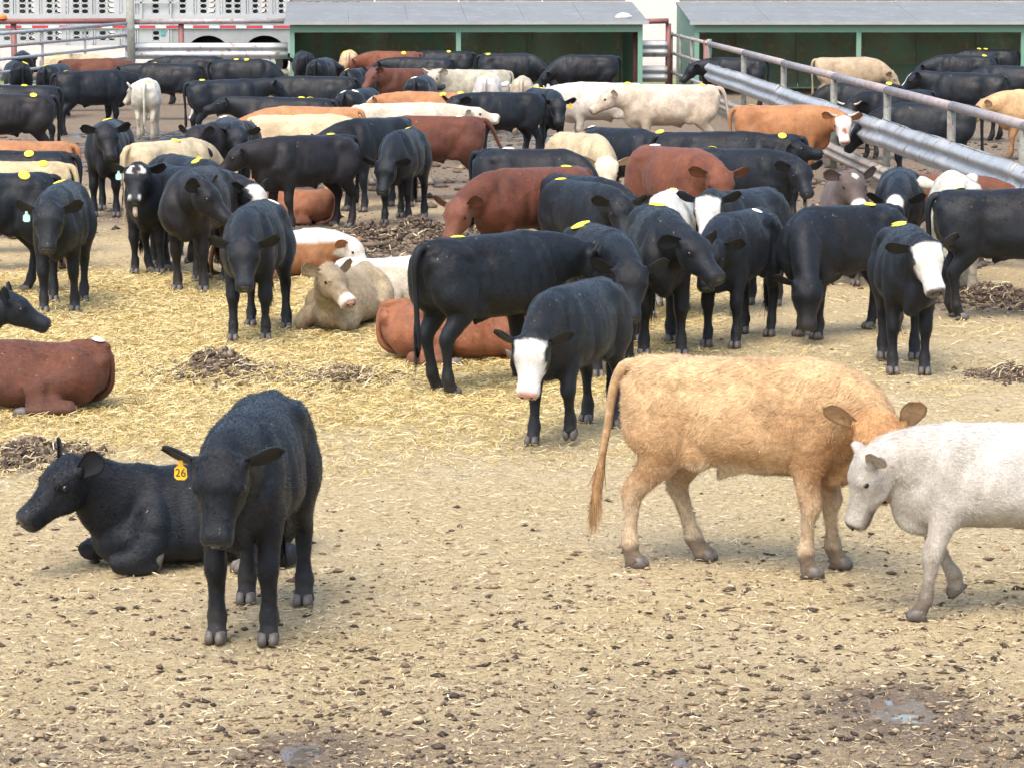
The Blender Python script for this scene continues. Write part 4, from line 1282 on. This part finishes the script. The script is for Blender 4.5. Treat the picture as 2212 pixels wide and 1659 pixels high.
for i in range(len(edges) - 1):
    a, b_ = edges[i], edges[i + 1]
    hs_ = []
    for cu_, nn_ in cols_u:
        if a < cu_ < b_:
            for dx in ((-.125, .125) if nn_ == 2 else (0,)):
                for rz_ in rows:
                    if rz_ < 3.95: hs_.append((TX(cu_) + dx, rz_))
                if a < 340 :
                    for rz_ in (1.22, 1.37): hs_.append((TX(cu_) + dx, rz_))
                elif a < 372:
                    for rz_ in (1.22, 1.37): hs_.append((TX(cu_) + dx, rz_))
    low = 1.02 if a < 372 else 1.60
    punched('side_panel', TX(a) + .004, TX(b_) - .004, low, 4.05, hs_, YT, M_ALU, trl)
    punched('far_panel', TX(a), TX(b_), low, 4.05, [(hx - .045, hz) for hx, hz in hs_] if (i % 3 != 1) else [], YT + W, M_ALUD, trl, .105, .066)
    mb = MB()
    for q in (-.035, .035): mb.box((TX(b_) + q, YT - .022, 2.55 if a < 372 else 2.83), (.035, .04, 3.0 if a < 372 else 2.42))
    inv(mb.build('rib', M_ALU, trl))
mb = MB(); mb.box(((TX(-95) + TX(770)) / 2, YT + W / 2, 2.62), (TX(770) - TX(-95), W - .1, .04)); inv(mb.build('upper_deck', M_DARKIN, trl))
mb = MB(); mb.box(((TX(-95) + TX(770)) / 2, YT + W / 2, 1.04), (TX(770) - TX(-95), W - .1, .04)); inv(mb.build('lower_deck', M_DARKIN, trl))
mb = MB(); mb.box(((TX(-95) + TX(770)) / 2, YT + W / 2, 4.08), (TX(770) - TX(-95), W, .06)); inv(mb.build('trailer_roof', M_ALU, trl))
mb = MB(); mb.box(((TX(-95) + TX(770)) / 2, YT - .030, 1.80), (TX(770) - TX(-95), .05, .19)); inv(mb.build('side_rail', M_ALU, trl))
mb = MB(); mb.box(((TX(-95) + TX(770)) / 2, YT - .060, 1.54), (TX(770) - TX(-95), .03, .10)); inv(mb.build('lower_rail', M_ALUD, trl))
x = TX(-95); i = 0
while x < TX(770):
    mb = MB(); w = .46 if i % 2 == 0 else .30; mb.box((x + w / 2, YT - .0785, 1.545), (w - .01, .006, .065)); inv(mb.build('reflector_strip', M_RED if i % 2 == 0 else M_WHT, trl)); x += w; i += 1
# lower skirt with wheel arches (right part)
def arch_panel(xa, xb, cx, cz, r, ztop, zlow):
    V = []; F = []; n = 20
    for i in range(n + 1):
        x_ = xa + (xb - xa) * i / n
        d_ = abs(x_ - cx); zz = zlow if d_ >= r else max(zlow, cz + math.sqrt(r * r - d_ * d_))
        V += [(x_, YT - .01, zz), (x_, YT - .01, ztop)]
    for i in range(n): F.append((2 * i, 2 * i + 2, 2 * i + 3, 2 * i + 1))
    me = bpy.data.meshes.new('wheel_skirt'); me.from_pydata(V, [], F); me.update(); inv(link('wheel_skirt', me, trl, M_ALUD))
M_SKIRT = M_ALUD
wheels = [453, 575, 700]
for i, wu in enumerate(wheels):
    xa = TX(372) if i == 0 else (TX(wheels[i - 1]) + TX(wu)) / 2; xb = (TX(wheels[i + 1]) + TX(wu)) / 2 if i < 2 else TX(770)
    arch_panel(xa, xb, TX(wu), .62, .68, 1.60, .80)
    for yy in (YT + .18, YT + W - .45):
        mb = MB(); mb.tube((TX(wu), yy - .02, .50), (TX(wu), yy + .24, .50), .50, 28)
        o = inv(mb.build('wheel', M_RUBBER, trl))
        m2 = MB(); m2.tube((TX(wu), yy - .035, .50), (TX(wu), yy - .02, .50), .30, 24); inv(m2.build('rim', M_RIM, trl))
        m3 = MB(); m3.tube((TX(wu), yy - .10, .50), (TX(wu), yy - .035, .50), .12, 16); inv(m3.build('hub', M_ALUD, trl))
        for q in range(8):
            m4 = MB(); t = TAU * q / 8; cx_, cz_ = TX(wu) + .20 * math.cos(t), .50 + .20 * math.sin(t)
            m4.tube((cx_, yy - .045, cz_), (cx_, yy - .034, cz_), .035, 8); inv(m4.build('wheel_hole', M_RUBBER, trl))
mb = MB(); mb.box(((TX(372) + TX(770)) / 2, YT + W / 2, 1.02), (TX(770) - TX(372), W - 1.2, .9)); inv(mb.build('arch_dark_box', M_RUBBER, trl))  # black box added so no light shows through the wheel arches
for wu in wheels:
    mb = MB(); mb.box((TX(wu), YT + .30, 1.34), (1.5, .50, .04)); inv(mb.build('arch_dark_slab', M_RUBBER, trl))  # black slab added above each wheel to darken its arch
# ladder frame on the trailer and small teal plate
for za in (2.23, 2.95):
    mb = MB(); mb.box((TX(343), YT - .10, za), (TX(388) - TX(298), .04, .05)); inv(mb.build('ladder_rung', M_ALU, trl))
for uu in (312, 375):
    mb = MB(); mb.box((TX(uu), YT - .10, 2.85), (.05, .04, 2.3)); inv(mb.build('ladder_side', M_ALU, trl))
mb = MB(); mb.box((TX(357), YT - .03, 1.37), (.13, .02, .13)); inv(mb.build('plate', M_TEAL, trl))
# orange cap at the top of the left fence rail
S = Soup(); S.add(ell((0, 0, 0), (.13, .11, .075), None, 14, 9)); S.add(rings(np.array([(0, 0, -.05), (0, 0, -.03)]), np.tile([1., 0, 0], (2, 1)), np.tile([0, 1., 0], (2, 1)), np.array([.15, .15]), np.array([.13, .13]), 16))
o = link('marker_cap', mesh_np('marker_cap', S.arr(), S.F, True), None, M_ORANGE, (PX(12), YF - .0, 1.96)); tag(o, 'orange cap sitting on the red pipe rail at the far left', 'cap')
# ================================================================ the herd, nearest first
Y1 = [('yellow', -.40, .06)]
# foreground
cow('black', 'f', 556, 1346, 265, 0.95, 262, 14, 66, 'black steer in the foreground facing the camera, amber ear tag reading 26', eartag=[('amber', -1, '26', -1)], fat=.98, feet={'fl': (.02, .0), 'fr': (.0, .0), 'hl': (.0, .02), 'hr': (-.02, 0)}, mud=.35, droop=6, nl=.46)
cow('black', 'f', 432, 1205, 210, .95, 196, 36, 34, 'black steer lying down at the left, head raised in profile, behind the tagged one', lying=True, mud=.15, droop=-28, open=1, hy=6, nl=.46, ny=2, earback=.7, long=0.86, tuck=True)
cow('tan', 'f', 1600, 1226, -17, .99, -98, -4, 60, 'curly tan steer with lowered head butting the white one', curly=True, long=.93, spine=None, feet={'fr': (.0, .0), 'fl': (.10, .03), 'hr': (-.10, 0), 'hl': (.22, .02)}, tail=(-.02, .12), droop=-24, facecol=(.45, .25, .11), fat=1.0, palelegs=True, nl=0.43, ny=-36, earup=(0.75, 0.1), mud=0.5, boots=True, ear=0.98)
cow('white', 'f', 2192, 1322, 182, 0.83, 186, 6, 70, 'dirty white steer cut off by the right edge, pushing heads with the tan one', droop=-5, nl=.42, feet={'fl': (.16, .04, 0), 'fr': (-.12, 0, .10), 'hl': (0, 0), 'hr': (.1, 0)}, eyering=(.1, .08, .07), boots=True, nose=(0.1, 0.08, 0.075), mud=0.8)
# middle rows
cow('black', 'f', 1243, 938, 248, .91, 255, -8, 62, 'black calf with a wide white face walking towards the camera', mark='face', nose=(.62, .36, .32),
    feet={'fl': (.02, 0, .07), 'fr': (.10, 0), 'hl': (.03, 0), 'hr': (-.12, 0)}, mud=.3, droop=16, nl=.5)
cow('black', 'r', 952, 517, 43, 1.02, 20, 8, 40, 'black steer seen from its rear left side, tail hanging, beside the lying beige calf', tags=[('yellow_torn', -.28, .03)], mud=.35, feet={'hl': (.10, 0), 'hr': (-.02, 0)})
cow('rust', 'f', 985, 775, 8, .90, 20, 10, 40, 'rust coloured calf lying under the belly of the black steer', lying=True, mud=.3, open=-1, tuck=True)
cow('beige', 'f', 752, 700, 255, 0.93, 318, 34, 36, 'beige calf lying in the straw with its pale muzzle turned right', lying=True, mud=.2, muzzle='pale', curly=True, droop=-14, open=-1, nl=.5, facecol=(0.3, 0.235, 0.155), ny=14, hy=60)
cow('pale', 'f', 862, 668, 20, 0.9, 12, 30, 30, 'cream calf lying behind the beige one, ear against the black rump', lying=True, mud=.3, spine=.46, droop=-15)
cow('orange', 'f', 592, 598, 25, .85, -25, 8, 45, 'brown and white calf lying in front of the dung heap', lying=True, mud=.2, mark='head', spine=.40)
cow('black', 'f', 556, 722, 266, 1.0, 276, -2, 52, 'black steer standing in straw, facing the camera, left of the lying calves', mud=.35, tags=[('white_torn', -.5, .1)], droop=10, feet={'fl': (-.04, 0), 'fr': (.05, .0), 'hl': (.16, .06), 'hr': (-.05, 0)})
cow('brownblack', 'f', 432, 620, 262, 1.04, 340, 16, 40, 'greyish black steer with straw bits on its shoulders, head turned right', mud=.4, droop=-20, nl=.45, fat=1.16, ny=36)
cow('black', 'f', 336, 585, 264, .97, 268, 34, 48, 'black calf with two white forehead marks and its tongue out', mark='spots', tongue=True, eartag=[('green', -1)], mud=.3, droop=8, nl=.48)
cow('black', 'f', 138, 664, 272, 1.02, 271, 10, 50, 'black steer facing the camera at the left with a pale green ear tag', eartag=[('green', -1)], tags=[('yellow', -.35, -.06)], mud=.3, droop=4)
cow('black', 'r', 72, 373, 200, 1.04, 190, 5, 40, 'black steer at the left edge behind the one with the green ear tag', tags=[('yellow', -.38, .12)], mud=.3)
cow('black', 'f', -200, 778, -4, .92, 0, 26, 26, 'black calf lying at the left edge, only its head in view', lying=True, mud=.2, droop=-30, hy=6, nl=.50, earback=.6)
cow('red', 'f', 58, 880, 176, .90, 180, 10, 40, 'chestnut steer lying at the left edge with its rump to the right', lying=True, mud=.25, tags=[('white', -.60, .02, .9)], open=1, coat2=1, tuck=True)
cow('black', 'r', 1266, 480, 283, 1.0, 270, 0, 55, 'black steer with a torn yellow tag behind the walking white faced calf', tags=[('yellow_torn', -.34, -.10, 1.3)], mud=.35, droop=2, ny=-2)
cow('black', 'r', 1414, 441, 272, 1.04, 310, 8, 34, 'black steer with one yellow back tag looking right at the centre right', tags=[('yellow', -.32, .02, 1.1)], mud=.3, droop=6, fat=1.05)
cow('black', 'f', 1596, 736, 246, .97, 258, 4, 52, 'black steer with a white button on its back, side by side with the tagged one', tags=[('white', -.30, .06, .8)], mud=.35, droop=8, nl=.45)
cow('black', 'm', 1606, 412, 240, .98, 262, 28, 56, 'black calf with a broad white face looking over the backs', mark='face', mud=.2, droop=2, nose=(.30, .2, .2))
cow('white', 'r', 1452, 410, 264, .98, 205, -28, 50, 'whitish steer mostly hidden, one ear showing beside the tagged black steer', tags=[('yellow_torn', -.50, 0, .6)], mud=.3, nl=.52, ny=-45)
cow('black', 'm', 1598, 323, -40, 0.96, -72, 10, 44, 'long black steer with a yellow tag, facing right in front of the grey calf', tags=[('yellow', -.46, .10, 1.15)], mud=.3, droop=4)
cow('black', 'm', 1535, 286, -6, 1.0, 0, 8, 4, 'black steer stretching its muzzle level to the right', mud=.3, droop=20, nl=.5)
cow('black', 'r', 1700, 290, 178, .98, 180, 0, 50, 'black steer whose tagged rump shows behind the stretched muzzle', tags=[('yellow', -.42, .12)])
cow('orange', 'm', 1684, 229, -6, 1.0, 262, 10, 52, 'orange steer with horns and a white face beside the guard rail fence', mark='face', horns=True, redpatch=True, nose=(.6, .45, .42), tags=[('yellow', -.46, .12)], mud=.35, ny=-28, droop=2, nl=.5, hy=-78)
cow('grey', 'w', 1822, 384, 262, 0.95, 290, 40, 44, 'grey brown calf with a white star looking up by the fence', mark='star', muzzle='pale', mud=.2, droop=-14, nl=.45)
cow('black', 'r', 1946, 362, 262, .98, 256, 0, 60, 'black calf with a white poll and lowered head near the fence', mark='poll', mud=.3, droop=6)
cow('black', 'm', 1828, 446, 217, .98, 268, -38, 70, 'black steer with its head lowered to the ground, facing left', tags=[('yellow', -.30, .02)], mud=.4, droop=2, nl=.60, ny=50)
cow('black', 'f', 1952, 792, 268, 0.98, 287, 26, 52, 'black calf with a white face and two yellow tags at the right', mark='face', tags=[('yellow', -.42, -.02), ('yellow', -.30, -.04)], mud=.3, nl=.42, droop=6, nose=(.10, .08, .08), hr=12)
cow('black', 'r', 2068, 410, 2, 1.03, 0, 10, 45, 'black steer cut off by the right edge, rump and hind legs in view', tags=[('yellow', -.46, .10, 1.05)], mud=.35)
cow('white', 'm', 2066, 378, 86, 1.02, 90, 12, 40, 'white steer behind the black steer at the right edge', tail=(.12, .05), mud=.6, droop=-10, nl=0.42)
cow('redlight', 'm', 2040, 378, -32, 0.85, -40, 5, 30, 'red calf with a white face beyond the white steer at the right', mark='head', mud=.3)
# centre cluster
cow('red', 'm', 1156, 364, 217, 1.0, 235, -8, 56, 'dark red steer with lowered head in the centre, facing left', tags=[('yellow_torn', -.40, .03)], mud=.3, droop=-16, nl=.56, facecol=(0.15, 0.055, 0.032))
cow('black', 'r', 1214, 387, 295, .94, 285, 12, 50, 'black steer facing the camera in front of the red steer', tags=[('yellow', -.46, -.03)], mud=.3, droop=4, nl=.5)
cow('black', 'w', 1302, 387, 300, .96, 318, 2, 44, 'black calf peering out behind the facing black steer', mud=.2, nl=.45)
cow('cream', 'r', 1218, 286, 296, 1.0, 268, -6, 58, 'cream white steer with lowered head beside the rust red one', mud=.3, coat2=1, facecol=(.66, .58, .44), droop=-2, nl=.5)
cow('redlight', 'r', 1404, 315, 297, 1.08, 284, 6, 52, 'rust red steer facing the camera in the centre', tags=[('white_torn', -.42, .0)], mud=.2, droop=10, nl=.5)
cow('black', 'r', 1290, 275, 308, 1.0, 308, -25, 55, 'black steer with a white button on its rump behind the cream one', tags=[('white', -.60, 0, .8)])
cow('orange', 'r', 1446, 284, 152, .98, 152, 8, 40, 'orange steer seen from behind with its tail towards the fence', tags=[('yellow', -.40, .10)], tail=(.0, .02), mud=.2)
cow('black', 'r', 1062, 322, 338, .98, 330, -38, 55, 'black steer with its neck sloping down behind the dark red steer', tags=[('white_torn', -.30, .02, 1.2)])
cow('black', 'f', 872, 478, 260, 1.0, 256, -12, 56, 'black steer with lowered head facing the camera beside the manure heaps', tags=[('yellow', -.52, -.06)], mud=.35, droop=8, feet={'fr': (.10, .0), 'fl': (-.06, 0)})
cow('brownblack', 'f', 668, 496, 222, 1.0, 188, 12, 34, 'shaggy black steer standing in profile, head to the left', tags=[('yellow_torn', -.36, .0)], mud=.3, droop=24, ear=.8, ny=-16, nl=.47)
cow('black', 'm', 812, 256, 236, 1.05, 200, 0, 45, 'tall black steer behind the shaggy one', mud=.3)
cow('red', 'r', 1016, 252, 186, 1.0, 180, 0, 45, 'dark red steer with its tail swung out to the right', tags=[('white_torn', -.36, .02)], tail=(-.05, .30), mud=.25)
cow('rust', 'f', 640, 482, 155, 0.78, 150, 36, 30, 'red calf lying behind the black steer in the straw', lying=True, mud=.2)
cow('cream', 'm', 648, 249, 0, 1.0, 0, -8, 45, 'cream steer with a yellow tag and its head hidden, left of centre', tags=[('yellow', -.12, .10)], mud=.2)
cow('orange', 'm', 675, 232, 176, 1.04, 176, -2, 20, 'orange steer with a white head stretched level to the left', mark='head', mud=.2, ear=.9, nl=.56)
cow('pale', 'm', 868, 224, 2, 1.04, 0, 14, 4, 'beige steer with a wrinkled neck stretched level to the right', mud=.2, muzzle='pale', nl=0.5)
cow('black', 'w', 508, 260, 282, 1.0, 275, 14, 50, 'black steer facing the camera behind the shaggy one', tags=[('white', -.45, -.06)], mud=.2, droop=4, nl=.48)
cow('black', 'm', 402, 300, 112, 0.96, 120, 5, 45, 'black steer side on, middle hidden behind the facing steers')
cow('brownblack', 'w', 455, 268, 245, .98, 250, 24, 40, 'black calf with a curly topknot looking over a back', nl=.4, droop=-20, ear=.8)
cow('black', 'm', 400, 340, 120, .98, 120, 0, 45, 'black steer seen from behind with torn yellow tags', tags=[('yellow_torn', -.45, .06), ('yellow_torn', -.25, -.08)])
cow('black', 'w', 462, 366, 318, .98, 322, 8, 40, 'black calf with a white face behind the greyish black steer', mark='face', nose=(.4, .3, .28), droop=2, facepale=1)
cow('cream', 'r', 302, 309, 52, .98, 50, -25, 45, 'tan yellow steer behind the calf with forehead marks', tags=[('yellow', .08, -.04)])
cow('black', 'f', 236, 462, 272, 1.05, 290, 24, 46, 'black steer facing the camera near the puddle, head turned slightly right', tags=[('yellow', -.40, -.06)], mud=.2, droop=2, nl=.48)
# left edge
cow('cream', 'r', 112, 350, 186, 1.0, 180, 0, 45, 'cream white steer with a yellow tag at the left edge', tags=[('yellow', -.42, .12)], tail=(.05, .02))
cow('black', 'm', 28, 327, 178, 1.0, 180, 0, 45, 'black steer between the orange and the cream white backs', tags=[('yellow', -.22, .1)])
cow('orange', 'm', 38, 306, 178, 1.0, 180, 0, 45, 'bright orange steer at the left edge')
cow('brownblack', 'r', 88, 203, 197, 1.04, 180, 0, 45, 'dark brown steer seen from the side at the left edge, tail hanging', tags=[('yellow', -.36, .10)], tail=(-.05, .03))
cow('black', 'r', 100, 185, 190, 1.02, 180, 0, 45, 'black steer just behind the dark brown one', tags=[('yellow', -.12, .06)])
cow('black', 'm', 36, 134, 110, .98, 110, 0, 45, 'black steer seen from behind near the left gate, yellow tag on its rump', tags=[('yellow', -.52, -.12, 1.2)])
cow('black', 'm', 48, 112, 100, .98, 60, 5, 40, 'black steer farthest left under the gate')
cow('black', 'm', 118, 140, 80, .98, 80, 0, 45, 'small black rump between two tagged steers', tags=[('yellow', -.48, .04)])
cow('cream', 'm', 150, 118, -8, 1.0, 0, 10, 20, 'cream yellow steer standing under the left gate', tags=[('yellow', -.30, -.08)])
cow('red', 'm', 196, 128, 8, 1.0, 0, 10, 30, 'reddish brown steer with a white face by the gate post', mark='head')
cow('black', 'r', 140, 155, 28, 1.06, 25, 10, 30, 'black steer with a raised tail tag standing in the wet mud', tags=[('yellow', -.46, .06)], tail=(.0, .02), mud=.3)
cow('white', 'f', 320, 300, 92, .96, 150, 8, 45, 'white steer seen from behind with a pink ear', tags=[('yellow', -.52, -.09)], ear=1.15, ny=40, tail=(0, .03), mud=.15)
cow('black', 'm', 362, 138, 178, 1.02, 178, 14, 30, 'long black steer standing beyond the white one', socks=True, tags=[('yellow', .25, 0, .7)])
cow('black', 'm', 415, 122, 178, .98, 178, 8, 30, 'black steer farthest back under the grey guard rail')
cow('black', 'm', 520, 129, 2, 1.0, 0, -22, 50, 'black steer with two yellow tags in front of the guard rail', tags=[('yellow', -.12, -.06), ('yellow', .12, -.08)])
cow('black', 'r', 428, 174, 16, 1.0, 15, 22, 35, 'black steer with a tail tag beside the white rump', tags=[('yellow', -.42, -.02)], mud=.3)
cow('black', 'm', 690, 166, 180, 1.02, 180, 12, 30, 'black steer standing lengthwise left of the shelter')
cow('black', 'm', 630, 212, 178, 1.0, 170, 20, 12, 'black steer bawling with its muzzle raised to the left', tags=[('yellow_torn', -.20, .02), ('yellow_torn', -.32, -.06)], nl=.56)
cow('black', 'm', 656, 112, 100, .98, 100, 0, 45, 'black rump under the left corner of the near shelter')
cow('black', 'm', 694, 127, 82, .98, 30, 0, 40, 'black steer seen from behind, head turned right, at the near shelter')
cow('cream', 'm', 755, 110, 90, .98, 90, 0, 45, 'cream rump with two yellow tags inside the near shelter', tags=[('yellow', -.5, .12), ('yellow', -.5, -.12)])
cow('redlight', 'm', 850, 112, 178, .98, 178, 0, 45, 'reddish brown steer inside the near shelter', tags=[('yellow', -.30, .1)])
cow('black', 'm', 962, 111, 176, .98, 176, 0, 45, 'black steer inside the shelter beside the centre post', tags=[('yellow', -.12, .1)])
cow('black', 'm', 912, 125, 178, .98, 178, 12, 40, 'black steer in front of the reddish brown one at the shelter')
cow('black', 'm', 778, 148, 66, 1.0, 60, 0, 45, 'black steer seen from behind with a pale tag near the shelter', tags=[('yellow', -.50, .10)])
cow('red', 'w', 850, 150, 212, 1.0, 222, 26, 48, 'reddish brown steer facing left in front of the shelter', droop=-20, mark=None, facecol=(.13, .05, .035))
cow('pale', 'm', 1030, 152, 196, 1.0, 238, 24, 44, 'whitish steer with small horns facing left at the shelter', horns=True, droop=0, muzzle='pale', nl=.5)
cow('white', 'r', 1050, 163, 84, .98, 84, 0, 45, 'white rump with a yellow tag left of another white rump', tags=[('yellow', -.50, .04), ('yellow', -.52, -.10)])
cow('pale', 'r', 1127, 169, 88, .96, 88, 0, 45, 'smaller whitish rump in the back centre', tags=[('yellow', -.50, 0, .7)])
cow('black', 'r', 900, 168, 82, 1.0, 80, 0, 45, 'black rump with a torn tag left of the white rumps', tags=[('white_torn', -.5, .05)])
cow('orange', 'm', 935, 200, 170, .98, 172, 12, 36, 'orange steer with a white poll and two tags in the back centre', mark='poll', tags=[('yellow', -.20, .1), ('yellow', -.5, .05)])
cow('black', 'm', 775, 194, 70, .98, 70, -10, 45, 'black steer with two white tags behind the orange backs', tags=[('white', -.5, .10), ('white_torn', -.45, -.12)])
cow('black', 'm', 1096, 117, -10, 1.0, -20, -20, 50, 'black steer with paired yellow tags right of the shelter post', tags=[('yellow', -.48, -.06), ('yellow_torn', -.55, .06)])
cow('black', 'm', 1272, 120, 186, 1.02, 190, -20, 50, 'large black steer in the right half of the near shelter')
cow('white', 'm', 1308, 180, 176, 1.04, 172, 10, 34, 'white steer behind the beige white one, ears pricked', droop=-38, tags=[('yellow', -.40, .08)], nl=.5)
cow('pale', 'm', 1458, 184, 183, 1.09, 186, 14, 32, 'beige white steer standing in full profile before the fence', tags=[('yellow', -.42, .06)], tail=(-.06, .14), mud=.25, nl=.48)
cow('black', 'r', 1156, 190, 287, 1.0, 272, 8, 52, 'black steer facing the camera with an amber ear tag in the back centre', eartag=[('amber', 1)], droop=4, tags=[('yellow', -.45, .02), ('yellow_torn', -.25, .04)])
cow('black', 'm', 1092, 200, 206, 1.0, 228, 16, 48, 'black steer turned left beside the one with the amber ear tag')
# pen beyond the guard rail fence
g2 = 'cattle in the pen beyond the fence'
cow('black', 'm', 1590, 126, 180, 1.0, 200, 6, 44, 'black steer behind the pipe gate at the far shelter', group=g2)
cow('beige', 'm', 1828, 125, -4, 1.02, -14, -14, 50, 'pale tan steer with lowered head in front of the far shelter', group=g2, coat2=1)
cow('black', 'm', 1862, 181, 178, .98, 180, -20, 50, 'black steer with a yellow tag just beyond the top rail', tags=[('yellow', -.50, .02)], group=g2)
cow('black', 'm', 1936, 195, 196, 1.0, 245, 0, 50, 'black horned steer facing the camera through the fence', horns=True, group=g2, droop=10)
cow('black', 'm', 2010, 225, 172, 1.03, 180, -10, 50, 'black steer standing lengthwise right behind the guard rail', tail=(0, .05), group=g2)
cow('black', 'r', 2150, 160, 152, 1.08, 172, 24, 36, 'large black steer with a white blaze looking left beyond the fence', mark='blaze', group=g2, mud=.2, tail=(0, .02))
cow('black', 'm', 2086, 120, 180, 1.02, 180, -4, 44, 'black steer standing lengthwise inside the far shelter', tags=[('yellow', -.45, .08)], group=g2)
cow('black', 'm', 2140, 107, 182, 1.0, 180, 0, 44, 'black steer at the back of the far shelter with two tags', tags=[('yellow', .1, .06), ('yellow', .3, .06)], group=g2)
cow('black', 'm', 2196, 144, 160, 1.0, 160, 0, 44, 'black steer at the right edge under the far shelter', group=g2)
cow('tan', 'w', 2196, 196, 184, 1.0, 184, 4, 44, 'orange tan steer walking in from the right edge in the far pen', group=g2, feet={'fl': (.15, 0)})
build_herd()
